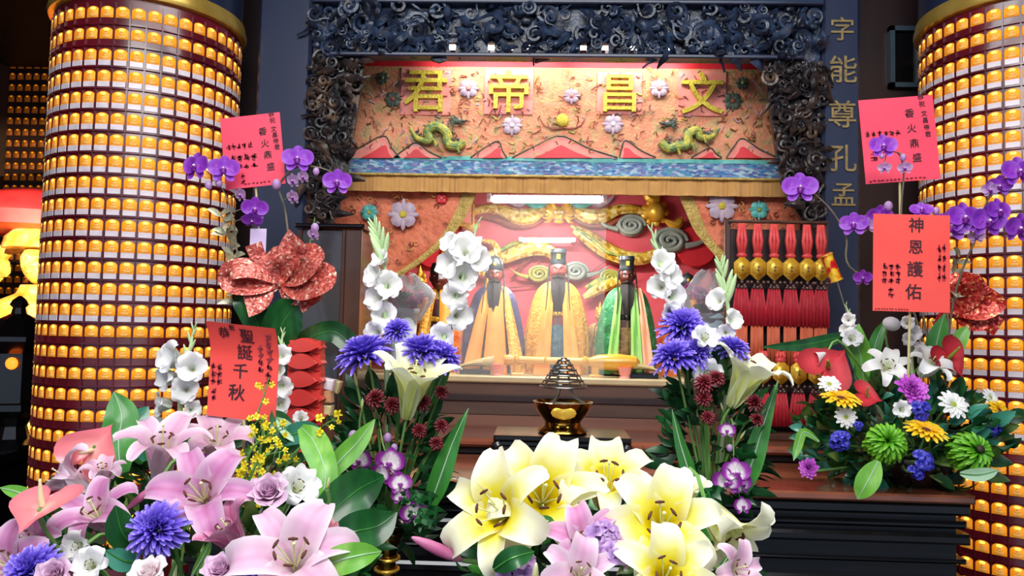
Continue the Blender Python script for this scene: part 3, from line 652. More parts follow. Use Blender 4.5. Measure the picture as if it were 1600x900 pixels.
def head_mesh(b, c, h, m=0, me=1):
    """sculpted face looking towards -y: brow, sockets, nose, cheeks, lips, chin, ears"""
    nu, nv = 28, 22; vs = []
    ga = lambda x, z, x0, z0, sx, sz: math.exp(-((x-x0)/sx)**2-((z-z0)/sz)**2)
    for i in range(nu):
        th = 2*PI*i/nu
        for j in range(nv):
            ph = PI*j/(nv-1); z = -math.cos(ph); x = math.sin(ph)*math.cos(th); y = math.sin(ph)*math.sin(th)
            X = x*.37*(1-.16*max(0, -z)**1.5); Y = y*.43; Z = z*.5
            if y < .25:
                d = ga(X, Z, 0, -.05, .055, .12)*.10+ga(X, Z, 0, -.10, .075, .05)*.06+ga(X, Z, 0, .13, .28, .045)*.035
                d -= sum(ga(X, Z, s*.14, .055, .085, .05)*.05 for s in (-1, 1)); d += sum(ga(X, Z, s*.19, -.09, .09, .09)*.035 for s in (-1, 1))
                d += ga(X, Z, 0, -.215, .10, .022)*.035+ga(X, Z, 0, -.265, .085, .022)*.035-ga(X, Z, 0, -.24, .11, .012)*.02+ga(X, Z, 0, -.42, .10, .08)*.05
                Y -= d*min(1, (.25-y)*2)
            vs.append((c[0]+X*h, c[1]+Y*h, c[2]+Z*h))
    b.grid(vs, nu, nv, m, cu=True)
    for s in (-1, 1):
        b.ell((c[0]+s*.14*h, c[1]-.36*h, c[2]+.055*h), (.06*h, .03*h, .026*h), me, n=8, k=6); b.ell((c[0]+s*.14*h, c[1]-.385*h, c[2]+.055*h), (.022*h, .014*h, .024*h), me+1, n=8, k=5)
        b.ell((c[0]+s*.37*h, c[1]+.0*h, c[2]-.02*h), (.04*h, .08*h, .13*h), m, n=8, k=6)
        b.tube([(c[0]+s*.06*h, c[1]-.42*h, c[2]+.12*h), (c[0]+s*.14*h, c[1]-.41*h, c[2]+.16*h), (c[0]+s*.23*h, c[1]-.34*h, c[2]+.13*h)], [.014*h, .02*h, .006*h], 5, me+1)
    b.ell((c[0], c[1]-.40*h, c[2]-.24*h), (.085*h, .03*h, .022*h), me+2, n=8, k=5)
def cape(b, H, gap, prof, m, ny=.62, nf=15, amp=.035, thick=.006, a_from=None, a_to=None):
    """robe hanging from the shoulders round the back, open at the front by gap (radians each side)"""
    A0, A1 = (a_from if a_from is not None else gap), (a_to if a_to is not None else 2*PI-gap)
    for th in (0, thick):
        vs = []; nu, nv = 72, 18; pr = crv(prof, nv)
        for i in range(nu):
            a = A0+(A1-A0)*i/(nu-1)
            for j in range(nv):
                r, z = pr[j]; q = j/(nv-1); rr = (r*H-th)*(1+amp*math.sin(a*nf)*q); vs.append((rr*math.sin(a), -rr*ny*math.cos(a), z*H))
        b.grid(vs, nu, nv, m)
def sheetband(b, H, x0, x1, w0, w1, za, zb, y0, y1, m, th=.005):
    """stole hanging down the front"""
    vs1, vs2 = [], []; n = 14
    for i in range(n):
        q = i/(n-1); x = x0+(x1-x0)*q**.8; w = w0+(w1-w0)*q; z = za+(zb-za)*q; y = y0+(y1-y0)*q**.7
        for j in range(5): k = j/2-1; vs1.append(((x+w*k/2)*H, (y-.006*math.cos(k*4+q*3))*H, z*H)); vs2.append(((x+w*k/2)*H, (y+.012)*H, z*H))
    b.grid(vs1, n, 5, m); b.grid(vs2, n, 5, m)
CAPE = [(.055, .735), (.115, .715), (.175, .64), (.225, .47), (.258, .26), (.256, .1), (.248, .0)]
def statue(label, px, py, Y, hpx, face, capm, inner, stoles, beard=True, hat='cap', gap=.32, belt='gold', cap2=None, name='deity_statue', grp='deity statues on the plinth', rot=0, hs=1):
    base = P(px, py, Y); H = hpx*S(Y)*.985; t = thing(name, label, 'statue', base, grp, M.Rotation(rot, 3, 'Z')); hh = .178*H*hs
    b = B(); head_mesh(b, (0, -.015*H, .82*H), hh, 0, 1)
    b.lathe([(.18, .0), (.17, .25), (.14, .5), (.125, .64), (.07, .70), (.042, .73), (.045, .80)], 24, 0, TR((0, 0, 0), None, H), .7); b.build('body', [face, 'plate_white', 'hair_black', 'face_red'], t)
    b = B(); b.lathe([(.215, .0), (.2, .15), (.165, .38), (.135, .47), (.14, .55), (.13, .65), (.06, .715)], 32, 0, TR((0, 0, 0), None, H), .66)
    for k in range(7): a = -1.2+k*.4; b.tube([(.14*H*math.sin(a), -.66*.14*H*math.cos(a)-.004, .46*H), (.2*H*math.sin(a), -.66*.205*H*math.cos(a)-.004, .04*H)], [.006*H, .016*H], 6)
    b.build('inner_robe', inner, t)
    b = B().lathe([(.15, .455), (.162, .462), (.162, .49), (.15, .497)], 28, 0, TR((0, 0, 0), None, H), .7); b.ell((0, -.115*H, .475*H), (.03*H, .012*H, .022*H)); b.build('belt', belt, t)
    b = B(); cape(b, H, gap, CAPE, 0); b.build('cape', capm, t)
    for s, x0, x1, w0, w1, zb, m in stoles:
        b = B(); sheetband(b, H, s*x0, s*x1, w0, w1, .725, zb, -.055, -.235, 0); b.build('stole', m, t)
    # sleeve folds over folded hands
    if beard:
        b = B(); vs = []; n = 14
        for i in range(n):
            q = i/(n-1); w = (.055*math.cos(q*1.25)+.004)*H; z = .755*H-.29*H*q; y = -.015*H-.42*hh-.045*H*math.sin(q*2.2)
            for j in range(7): k = j/3-1; vs.append((k*w, y+abs(k)*.02*H-.004*H*math.cos(k*12), z))
        b.grid(vs, n, 7); vs = [(x, y+.02*H, z) for x, y, z in vs]; b.grid(vs, n, 7); b.tube([(-.05*H, -.075*H, .762*H), (0, -.088*H, .772*H), (.05*H, -.075*H, .762*H)], [.006*H, .012*H, .006*H], 6); b.build('beard', 'hair_black', t)
        b = B()
        for s in (-1, 1): b.tube(crv([(s*.07*H, -.02*H, .87*H), (s*.08*H, -.05*H, .76*H), (s*.085*H, -.13*H, .62*H), (s*.095*H, -.165*H, .5*H)], 14), [.007*H, .006*H, .003*H], 6)
        b.build('side_locks', 'hair_black', t)
    b = B(); T = TR((0, -.01*H, .868*H), None, H*hs)
    if hat == 'cap':
        b.lathe([(.062, .0), (.066, .012), (.062, .03), (.06, .085), (.066, .095), (.06, .125), (.02, .13)], 20, 0, T, 1.1); b.box((0, -.072, .06), (.03, .01, .04), 1, T, .003); b.box((0, .05, .11), (.13, .05, .05), 0, T, .01)
    elif hat == 'hood':
        b.lathe([(.066, -.01), (.07, .02), (.064, .07), (.04, .1), (.012, .115), (.008, .13)], 20, 0, T, 1.1); b.ell((0, -.07, .04), (.016, .008, .02), 1, T)
    elif hat == 'crown':
        b.lathe([(.066, 0), (.07, .01), (.066, .03), (.045, .06)], 20, 1, T, 1.1); b.lathe([(.02, .05), (.03, .08), (.004, .16)], 10, 1, T)
        for s in (-1, 0, 1): b.ell((s*.045, -.05, .05), (.02, .012, .035), 1, T)
    else:
        b.lathe([(.068, -.02), (.07, .02), (.055, .06), (.01, .075)], 20, 0, T, 1.1)
    b.build('hat', ['cap_black', 'gold'], t)
    return t
YS = 3.66
statue('tall black-capped statue with long black beard in embroidered yellow-gold robes, the middle figure', 869, 584, YS, 198, 'face_red', 'robe_gold', 'robe_blue',
       [(-1, .05, .12, .05, .13, .0, 'silk_orange'), (1, .05, .12, .05, .13, .0, 'silk_orange')], gap=.42)
statue('dark-faced bearded statue in purple cape with wide plain orange stole', 770, 584, YS, 190, 'face_brown', 'robe_purple', 'robe_brown',
       [(-1, .04, .17, .06, .14, .0, 'silk_orange'), (1, .015, .03, .1, .2, .0, 'silk_orange'), (1, .07, .22, .05, .12, .02, 'robe_gold')], gap=.5, hat='hood', belt='robe_purple')
statue('dark bearded statue in shiny green cape with pale green and pink stoles', 977, 584, YS, 186, 'face_dark', 'robe_green', 'robe_brown',
       [(-1, .06, .14, .045, .09, .02, 'silk_green'), (1, .05, .07, .05, .1, .0, 'silk_green'), (1, .09, .17, .05, .09, .0, 'silk_pink')], gap=.55, hat='cap', belt='black_lacquer')
statue('grinning dark-brown attendant statue with an orange sash behind white gladiolus', 684, 588, YS+.05, 190, 'face_dark', 'robe_rust', 'robe_brown', [(1, .05, .1, .09, .14, .1, 'silk_orange'), (-1, .05, .13, .07, .1, .1, 'robe_gold')],
       False, 'bald', .4, name='attendant_statue', grp='attendant statues', hs=1.25)
statue('small gold-crowned attendant figure with golden face behind wrapped pot plant', 652, 588, YS+.2, 172, 'face_gold', 'robe_gold', 'robe_rust', [], False, 'crown', .5, name='attendant_statue', grp='attendant statues')
statue('small gilded figure standing between the yellow and green robed statues', 936, 586, YS+.12, 112, 'face_gold', 'robe_brown', 'robe_rust', [(1, .05, .1, .05, .1, .1, 'robe_gold')], False, 'crown', .5, name='attendant_statue', grp='attendant statues')
statue('dark attendant figure behind the second wrapped pot plant, partly hidden', 1072, 588, YS+.1, 165, 'face_dark', 'robe_rust', 'robe_brown', [(1, .05, .1, .08, .12, .1, 'silk_orange')], False, 'hood', .5, name='attendant_statue', grp='attendant statues')

# wooden rail on little stands before the statues
mat('rail_wood', [(.3, '#d89a28'), (.7, '#eeb84a')], .28, scale=6, stretch=(.3, 3, 3), coat=.4)
a, c = P(786, 562, 3.5), P(1000, 562, 3.5); L = c.x-a.x
t = thing('wooden_scepter', 'yellow turned wooden scepter lying on small stands in front of the statues', 'scepter', (a.x, 3.5, z3))
zz = a.z-z3
b = B().lathe([(.004, 0), (.02, .005), (.026, .03), (.02, .05), (.028, .06), (.028, .065), (.018, .075), (.017, L*.3), (.022, L*.31), (.017, L*.32), (.017, L*.58), (.026, L*.6), (.018, L*.63), (.034, L*.7), (.038, L*.85), (.03, L*.97), (.01, L)], 20, 0, TR((0, 0, zz), (0, PI/2, 0))); b.build('shaft', 'rail_wood', t)
for px in (809, 930):
    x = P(px, 575, 3.5).x-a.x; b = B(); b.box((x, 0, (zz-.02)/2), (.035, .04, zz-.02), 0, None, .006); b.box((x, 0, .006), (.055, .06, .012), 0, None, .003); b.build('stand', 'rail_wood', t, False)
mat('tan_wood', [(.3, '#b09a64'), (.7, '#cdb880')], .5, scale=8)
mat('pink_lacquer', [(.3, '#f08a80'), (.7, '#f8a898')], .4, scale=8)
def dblock(px, py, label, flip):
    p = P(px, py, 3.5); t = thing('carved_boat_block', label, 'carved block', (p.x, 3.5, z3), 'carved tan blocks on dark bases')
    B().box((0, 0, .012), (.14, .07, .024), 0, None, .004).build('base', 'black_lacquer', t, False)
    b = B(); n = 16; vs = []
    for i in range(n):
        q = i/(n-1); x = flip*(q-.5)*.17; hz = .012+.05*q**1.6; wy = .03*math.sin(PI*(q*.8+.12))
        for j in range(10): a_ = 2*PI*j/10; vs.append((x, wy*math.cos(a_), .026+hz*(.5+.5*math.sin(a_))+.012*math.sin(q*PI)))
    b.grid(vs, n, 10); b.build('block', 'tan_wood', t)
dblock(743, 580, 'carved tan curved block on a dark base at the foot of the orange-stoled statue', 1)
dblock(1003, 580, 'carved tan curved block on a dark base at the foot of the green-caped statue', -1)
for px, lb in ((777, 'small pink lacquered cup below the wide orange stole'), (976, 'small pink lacquered cup below the green stole of the dark statue')):
    p = P(px, 590, 3.47); o = B().lathe([(.024, 0), (.024, .004), (.02, .01), (.026, .02), (.03, .05), (.027, .05), (.02, .02)], 20).build('offering_cup', 'pink_lacquer'); o.location = (p.x, 3.46, z3); tag(o, lb, 'cup', 'pink cups before the statues')

# ------------------------------------------------------------------ black stand and incense burner
zs = P(878, 683, 2.45).z
xa, xb = P(771, 684, 2.45).x, P(987, 687, 2.45).x; xm = (xa+xb)/2; sw = xb-xa
t = thing('incense_stand', 'low black lacquered stand with scrolled legs carrying the brass incense burner', 'stand', (xm, 2.45, z1))
hz = zs-z1
b = B(); b.box((0, .12, hz-.009), (sw, .24, .018), 0, None, .006); b.build('top', 'black_lacquer', t, False)
b = B(); b.box((0, .12, hz-.026), (sw-.02, .22, .018), 0, None, .004); b.box((0, .015, hz-.042), (sw-.03, .02, .014), 0, None, .003); b.build('frieze', 'black_lacquer', t, False)
for sx_ in (-1, 1):
    for y in (.02, .22):
        b = B(); b.tube(crv([(sx_*(sw/2-.02), y, hz-.03), (sx_*(sw/2-.008), y, hz*.6), (sx_*(sw/2-.02), y, hz*.3), (sx_*(sw/2-.005), y, .006)], 14), [.016, .017, .012, .012], 8); b.build('leg', 'black_lacquer', t)
b = B(); b.box((0, .12, .012), (sw-.02, .23, .014), 0, None, .004); b.build('foot_rail', 'black_lacquer', t, False)
bp = P(879, 676, 2.55); rb = 46*S(2.55)
t = thing('incense_burner', 'brass incense bowl with a lattice cone cover standing on the black stand', 'incense burner', (bp.x, 2.56, zs))
b = B().lathe([(.4, 0), (.78, .0), (.84, .05), (.8, .12), (.7, .2), (.62, .3), (.6, .38), (.64, .43), (.8, .62), (.95, .86), (1.0, 1.02), (1.02, 1.06), (.97, 1.07), (.9, 1.0), (.6, .75), (.1, .7)], 48, 0, TR((0, 0, 0), None, (rb, rb, rb*.98))); b.build('bowl', 'brass', t)
b = B().lathe([(.85, .92), (.5, .96), (.02, .97)], 32, 0, TR((0, 0, 0), None, rb)); mat('ash', [(.3, '#8a8680'), (.7, '#b4b0a8')], .9, scale=60); b.build('ash', 'ash', t)
b = B()
b.ell((0, -.93*rb, .75*rb), (.42*rb, .04*rb, .22*rb), n=12); b.build('gold_emblem', 'gold', t)
b = B(); zt_ = 1.0*rb; zc0 = P(878, 604, 2.56).z-zs; zc1 = P(878, 563, 2.56).z-zs
for k in range(6):
    q = k/5; r = 36*S(2.56)*(1-q*.78); z = zc0+(zc1-zc0)*q**.9; b.tube([(r*math.cos(a), r*math.sin(a), z) for a in [2*PI*i/28 for i in range(29)]], .0035, 6)
for k in range(10): a = 2*PI*k/10; r = 36*S(2.56); b.tube([(r*math.cos(a), r*math.sin(a), zc0), (r*.22*math.cos(a), r*.22*math.sin(a), zc1)], .0022, 5)
b.ell((0, 0, zc1+.003), (.012, .012, .008)); b.build('lattice_cover', 'steel', t)
for k in range(3):
    a = PI/2*1.0+k*2*PI/3+.5; b = B(); b.tube([(.02*math.cos(a), .02*math.sin(a), zc0+.004), (.034*math.cos(a), .034*math.sin(a), zc0-.03), (.072*math.cos(a), .072*math.sin(a), rb*.97)], [.007, .004, .005], 7); b.build('leg', 'steel', t)

# ------------------------------------------------------------------ dark glazed cabinet with a pink pilot light
mat('dark_glass', [(.3, '#3c3a3c'), (.7, '#4c4a4a')], .12, scale=2, coat=.5)
mat('cabinet_wood', [(.3, '#3a241c'), (.7, '#5a3a2c')], .35, scale=4, stretch=(3, 3, .4), coat=.3)
ca, cc = P(466, 349, 2.76), P(566, 352, 2.76); cw_ = cc.x-ca.x; ch_ = ca.z-z2
t = thing('display_cabinet', 'tall dark glazed cabinet with a pink pilot light standing on the altar counter', 'cabinet', (ca.x, 2.76, z2))
B().box((cw_/2, .1, ch_-.008), (cw_+.02, .23, .016), 0, None, .006).build('top', 'black_lacquer', t, False)
B().box((cw_/2, .1, .015), (cw_, .21, .03), 0, None, .004).build('base', 'cabinet_wood', t, False)
for x, wd in ((.008, .016), (cw_*.72, .012), (cw_-.03, .058)): B().box((x, .006, ch_/2), (wd, .016, ch_-.04), 0, None, .003).build('post', 'cabinet_wood', t, False)
B().box((cw_/2, .11, ch_/2), (cw_-.01, .19, ch_-.045)).build('carcass', 'black_lacquer', t, False)
B().box((cw_*.36, .011, ch_/2), (cw_*.68, .006, ch_-.05)).build('glass', 'dark_glass', t, False)
lp = P(508, 418, 2.765); B().ell((lp.x-ca.x, .006, lp.z-z2), (.012, .005, .009)).build('pilot_light', 'led_pink', t)

# ------------------------------------------------------------------ rack of red charms
mat('tassel_red', [(.3, '#a01426'), (.7, '#d0283a')], .45, scale=60, bump=.5, bscale=200, stretch=(5, 5, .2))
mat('cord_red', [(.3, '#c03038'), (.7, '#e05048')], .5, scale=40)
mat('fringe_orange', [(.3, '#b84a2c'), (.7, '#d87048')], .5, scale=60, bump=.4, bscale=200, stretch=(5, 5, .2))
mat('bead', [(.3, '#241414'), (.7, '#5a3a34')], .15, scale=30, coat=.5)
YK = 2.84
ra, rc = P(1144, 346, YK), P(1300, 349, YK)
t = thing('charm_rack', 'dark wooden rack on the altar counter from which rows of red charms hang', 'rack', ((ra.x+rc.x)/2, YK+.05, z2))
rz = [P(1220, y, YK).z-z2 for y in (344, 545)]; rw = (rc.x-ra.x)/2
b = B(); b.box((0, 0, .012), (2*rw+.04, .12, .024), 0, None, .004); b.build('base', 'cabinet_wood', t, False)
for s in (-1, 1): B().box((s*rw, .02, rz[0]/2), (.02, .02, rz[0]+.02), 0, None, .003).build('post', 'cabinet_wood', t, False)
for z in rz: B().tube([(-rw, .0, z), (rw, .0, z)], .006, 8).build('rail', 'cabinet_wood', t)
B().box((0, .032, rz[0]/2), (2*rw-.02, .008, rz[0]-.05)).build('back_panel', 'maroon_wood', t, False)
hexa = [(math.cos(PI/2+k*PI/3)*(1 if k % 3 == 0 else .95), math.sin(PI/2+k*PI/3)*(1.35 if k % 3 == 0 else 1.2)) for k in range(6)]
def charm_parts(sc, lower):
    cord, pl_, bd, ts = B(), B(), B(), B(); q = S(YK)
    cl = 52*q if not lower else 14*q
    for s in (-1, 0, 1): cord.tube([(s*.006, 0, 0), (s*.014, -.004, -cl*.5), (s*.006, -.003, -cl)], .0075, 7)
    cord.ell((0, -.004, -cl*.96), (.02, .012, .012)); 
    pl_.prism([(x*.5*30*q, z*.5*30*q-cl-18*q) for x, z in hexa], -.012, -.004, 0); pl_.prism([(x*.36*30*q, z*.36*30*q-cl-18*q) for x, z in hexa], -.0145, -.012, 0)
    pl_.box((0, -.0155, -cl-18*q), (.004, .002, .02), 1); pl_.box((0, -.0155, -cl-16*q), (.014, .002, .003), 1); pl_.box((0, -.0155, -cl-21*q), (.011, .002, .003), 1)
    for k in range(5): bd.ell(((k-2)*.011, -.006+.004*(k % 2), -cl-40*q-(k % 2)*.012), .0085, n=8, k=6)
    for k in range(3): bd.ell(((k-1)*.014, -.004, -cl-48*q), .008, n=8, k=6)
    tz = -cl-50*q; tl = 58*q if not lower else 52*q
    for k in range(9): x = (k-4)*.0064; ts.tube([(x*.7, -.003+.004*(k % 2), tz), (x*1.05, -.005+.005*(k % 2), tz-tl*.5), (x*1.1, -.003+.005*(k % 2), tz-tl)], [.005, .0055, .005], 5)
    f = B()
    if not lower:
        for k in range(7): x = (k-3)*.0065; f.tube([(x, .002, tz-tl+.005), (x*1.1, .004*(k % 2), tz-tl-62*q)], [.0045, .0035], 5)
    return [('cord', cord, 'cord_red'), ('plaque', pl_, ['gold', 'board_gold']), ('beads', bd, 'bead'), ('tassel', ts, 'tassel_red')]+([('fringe', f, 'fringe_orange')] if f.v else [])
for row, (py, xs) in enumerate(((347, (1163, 1188, 1214, 1240, 1266, 1288)), (548, (1168, 1196, 1224, 1252, 1280)))):
    protos = [(n, b.mesh(n, m), m) for n, b, m in charm_parts(1, row == 1)]
    nth = ['first', 'second', 'third', 'fourth', 'fifth', 'sixth']
    for k, px in enumerate(xs):
        p = P(px, py, YK); 
        lb = f'red tasselled charm with gold hexagonal plaque, {nth[k]} from the statues in the {"upper" if row == 0 else "lower"} row'
        c = thing('tassel_charm', lb, 'charm', (p.x, YK+.036-.0, P(1220, py, YK).z-.004), 'red tasselled charms on the rack'); c.rotation_euler = (0, 0, 0)
        for n, me, m in protos: link(n, me, c)
# ------------------------------------------------------------------ far corner: another lamp wall, a gilded statue, a censer
t = thing('lamp_wall', 'dim wall of tiny amber lamps with a gold cornice far beyond the big tower', 'lamp wall', (P(10, 400, 6.2).x, 6.2, 0))
w0, w1 = P(-60, 200, 6.2), P(96, 200, 6.2); ww = w1.x-w0.x; zt_ = P(30, 66, 6.2).z
b = B(); b.box((0, .06, zt_/2), (ww, .1, zt_)); b.build('panel', 'maroon_wood', t, False)
B().box((0, 0, zt_+.02), (ww, .16, .05), 0, None, .01).build('cornice', 'hall_gold', t, False)
b = B(); L = lamp_cell(.05, .06, 0)
for i in range(12):
    for j in range(22): b.merge(L, TR((-ww/2+.05+i*(ww-.1)/11, 0, zt_-.1-j*.095)))
b.build('votive_lamps', ['amber_dim', 'amber_dim', 'amber'], t, auto=0)['kind'] = 'stuff'
YG = 4.7
gx = P(12, 460, YG); gz = P(12, 690, 3.9).z
t = thing('side_altar', 'dark side altar table beyond the lamp tower carrying a black censer', 'altar table', (P(-10, 690, 3.9).x, 3.9, 0))
b = B(); b.box((0, 0, gz-.02), (.62, .9, .04), 0, None, .008); b.build('tabletop', 'black_lacquer', t, False)
B().box((0, 0, gz/2-.02), (.54, .8, gz-.04)).build('body', 'black_lacquer', t, False)
t = thing('gilded_statue', 'large gilded statue under a red canopy far beyond the lamp tower', 'statue', (gx.x, YG+.35, gz-.25))
Hs = P(12, 345, YG).z-gz+.25
b = B(); b.lathe([(.5, 0), (.52, .1), (.42, .2), (.36, .3), (.34, .5), (.3, .62), (.12, .7), (.1, .74)], 28, 0, TR((0, 0, 0), None, Hs), .7); head_mesh(b, (0, -.03*Hs, .84*Hs), .2*Hs, 0, 1)
for s in (-1, 1): b.tube(crv([(s*.26*Hs, -.05*Hs, .6*Hs), (s*.38*Hs, -.2*Hs, .42*Hs), (s*.1*Hs, -.3*Hs, .34*Hs)], 10), [.09*Hs, .1*Hs, .06*Hs], 10)
b.build('body', ['hall_gold']*4, t)
b = B(); b.lathe([(.16, 0), (.15, .05), (.1, .1), (.05, .16), (.01, .2)], 20, 0, TR((0, -.02*Hs, .9*Hs), None, Hs)); b.build('crown', 'hall_gold', t)
b = B(); rng = random.Random(2)
for k in range(40): a = rng.uniform(0, PI); r = rng.uniform(.45, .62)*Hs; b.ell((r*math.cos(a), .1, .4*Hs+r*math.sin(a)), (.07, .04, .06), n=8, k=6)
b.build('halo_fringe', 'hall_gold', t)
B().box((0, 0, -.3), (1.5, 1.0, .6), 0, None, .02).build('pedestal', 'red_silk', t, False)
B().box((0, -.5, -.04), (1.5, .03, .08), 0, None, .005).build('pedestal_band', 'hall_gold', t, False)
a_ = P(12, 318, YG)
t = thing('red_canopy', 'red cloth canopy over the gilded statue far beyond the lamp tower', 'canopy', (a_.x, YG+.3, a_.z))
b = B().lathe([(.62, -.14), (.6, -.05), (.42, .07), (.2, .13), (.02, .15)], 40, 0, None, .8); b.build('cloth', 'red_silk', t)
for s in (-1, 1): B().tube([(s*.55, .35, -.1), (s*.55, .35, -a_.z)], .02, 8).build('post', 'maroon_wood', t)
sp = bpy.data.lights.new('statue_fill_spot', 'SPOT'); sp.energy = 300; sp.color = (1, .8, .45); sp.spot_size = 1.7; so = bpy.data.objects.new('statue_fill_spot', sp); COL.objects.link(so); so.location = (gx.x+.5, 3.75, 2.15); so.rotation_euler = (V((gx.x, YG+.3, 1.5))-so.location).to_track_quat('-Z', 'Y').to_euler()  # unseen spot added to brighten the gilded statue
cx_ = P(20, 680, 3.75); kz = S(3.75)
t = thing('black_censer', 'tall black pagoda-shaped censer with a glowing window on the side altar', 'censer', (cx_.x, 3.75, gz))
h = P(20, 462, 3.75).z-gz
b = B().lathe([(.19, 0), (.2, .03), (.1, .06), (.08, .14), (.12, .2), (.2, .25), (.2, .29), (.17, .3), (.17, .62), (.24, .7), (.24, .73), (.16, .8), (.12, .84), (.05, .88), (.04, .92), (.06, .94), (.045, .97), (.01, 1)], 8, 0, TR((0, 0, 0), None, h)); b.build('body', 'black_lacquer', t, False)
e = P(16, 568, 3.62); B().ell((e.x-cx_.x, -.16*h, e.z-gz), (.03, .02, .03)).build('ember', 'ember', t)
for s in (-1, 1): B().tube(crv([(s*.19*h, 0, .6*h), (s*.27*h, 0, .62*h), (s*.26*h, 0, .72*h)], 8), .012*h, 6).build('handle', 'black_lacquer', t)

# ------------------------------------------------------------------ flowers: pigments
petal_mat('lily_yellow', [(0, '#d8b400'), (.38, '#f0dc08'), (.53, '#f3ea58'), (.7, '#f7f5cc'), (1, '#fbfaea')], '#fbfbea', .6)
petal_mat('lily_cream', [(0, '#c0cc60'), (.4, '#eef098'), (.65, '#f7f7cc'), (1, '#fcfcec')], '#fdfdf4', .5)
petal_mat('lily_pink', [(0, '#f0e4e8'), (.25, '#e8c4dc'), (.55, '#d088bc'), (.85, '#d898c8'), (1, '#ecc8e0')], '#f2dcec', .7, mid='#c468a0')
petal_mat('lily_blush', [(0, '#f4ecec'), (.3, '#f0d8e4'), (.6, '#e4b4d2'), (1, '#ecd0e2')], '#faf0f6', .7, mid='#dca0c4')
petal_mat('lily_rose', [(0, '#d8a0b8'), (.4, '#c86898'), (.8, '#d888b0'), (1, '#e4a8c8')], '#ecc0d8', .5, mid='#b04880')
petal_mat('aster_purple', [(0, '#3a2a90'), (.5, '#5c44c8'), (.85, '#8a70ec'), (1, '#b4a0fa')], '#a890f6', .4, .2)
petal_mat('magenta', [(0, '#7a1480'), (.6, '#b83cc0'), (1, '#d468d8')], None, trans=.2)
petal_mat('orchid_purple', [(0, '#c878e0'), (.3, '#9a38cc'), (.7, '#8c30c4'), (1, '#a04cd8')], '#b870e4', .5, .3)
petal_mat('orchid_pale', [(0, '#d8b0e0'), (.5, '#c498d4'), (1, '#dcc0e4')], None)
petal_mat('orchid_lip', [(0, '#f0e8f0'), (.3, '#8a1c9c'), (1, '#6a1288')], None, trans=.1)
petal_mat('dendrobium', [(0, '#f6f0f4'), (.5, '#f2e6ee'), (.7, '#b040b8'), (1, '#8c1c98')], None)
petal_mat('petal_white', [(0, '#dce6c0'), (.35, '#f2f2ec'), (1, '#fbf9fa')], '#ffffff', .4)
petal_mat('petal_greywhite', [(0, '#d8e4d0'), (.4, '#e8eae8'), (1, '#f2f0f4')], None)
petal_mat('rose_lilac', [(0, '#b06aa0'), (.5, '#d8a8cc'), (1, '#e8c8e0')], '#f0dcec', .5)
petal_mat('rose_white', [(0, '#e0b8c4'), (.5, '#f0dce0'), (1, '#fbf4f4')], '#ffffff', .4)
petal_mat('carnation_pink', [(0, '#c8486c'), (.5, '#ee7c96'), (1, '#f8aab8')], '#fbd0d8', .5)
petal_mat('stock_lilac', [(0, '#8860a4'), (.6, '#b890cc'), (1, '#d0b4dc')], None)
petal_mat('coral', [(0, '#f0b8a8'), (.4, '#ee8a8c'), (1, '#e87884')], None, trans=.1, rough=.22)
petal_mat('anthurium_red', [(0, '#a01824'), (.5, '#c42834'), (1, '#9c1420')], None, trans=.05, rough=.62)
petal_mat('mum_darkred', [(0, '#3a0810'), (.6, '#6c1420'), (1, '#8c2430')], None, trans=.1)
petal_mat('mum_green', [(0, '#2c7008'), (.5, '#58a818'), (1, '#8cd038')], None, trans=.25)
petal_mat('gerbera_yellow', [(0, '#d89000'), (.5, '#f4c010'), (1, '#fbdc3c')], None, trans=.2)
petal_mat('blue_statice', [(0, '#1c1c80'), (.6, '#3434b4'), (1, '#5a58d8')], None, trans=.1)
petal_mat('oncidium', [(0, '#c8a000'), (.5, '#eedc10'), (1, '#f8f040')], None, trans=.2)
mat('anther', [(.3, '#3a1c10'), (.7, '#6a3018')], .7, scale=60)
mat('filament', [(.3, '#c8d488'), (.7, '#e4e8b0')], .5)
mat('spadix', [(.3, '#ecdca0'), (.7, '#f8f0c8')], .5, scale=60, bump=.4, bscale=160)
mat('disc_green', [(.3, '#8a9a30'), (.7, '#b8b848')], .6, scale=80, bump=.4)
mat('disc_dark', [(.3, '#181408'), (.7, '#34300c')], .7, scale=80)
mat('stem_green', [(.3, '#4c7a34'), (.7, '#7aa858')], .5, scale=10)
mat('stem_pale', [(.3, '#a8c888'), (.7, '#c8dcae')], .5, scale=10)
mat('stem_brown', [(.3, '#5a5040'), (.7, '#8a8068')], .6, scale=20)
mat('leaf_dark', [(.3, '#123a1c'), (.55, '#1d5a2a'), (.72, '#2f7438')], .3, scale=6, trans=.15, coat=.15, stretch=(4, 4, .8))
mat('leaf_mid', [(.3, '#2a6a28'), (.55, '#3c8a34'), (.72, '#5ca848')], .32, scale=6, trans=.2, coat=.1, stretch=(4, 4, .8))
mat('leaf_light', [(.3, '#5aa030'), (.55, '#78bc44'), (.72, '#a4d870')], .35, scale=6, trans=.25, stretch=(4, 4, .8))
mat('leaf_pale', [(.3, '#9cc8a0'), (.7, '#cce4c8')], .35, scale=6, trans=.25)
mat('leaf_teal', [(.3, '#1f6a52'), (.7, '#4c9c84')], .3, scale=8, trans=.1, coat=.2)
mat('foliage_dark', [(.3, '#0e2a16'), (.5, '#1a4626'), (.7, '#2e6238')], .4, scale=18, trans=.12)
mat('foliage_olive', [(.3, '#24401c'), (.5, '#446a2c'), (.7, '#7c9448')], .45, scale=18, trans=.15)

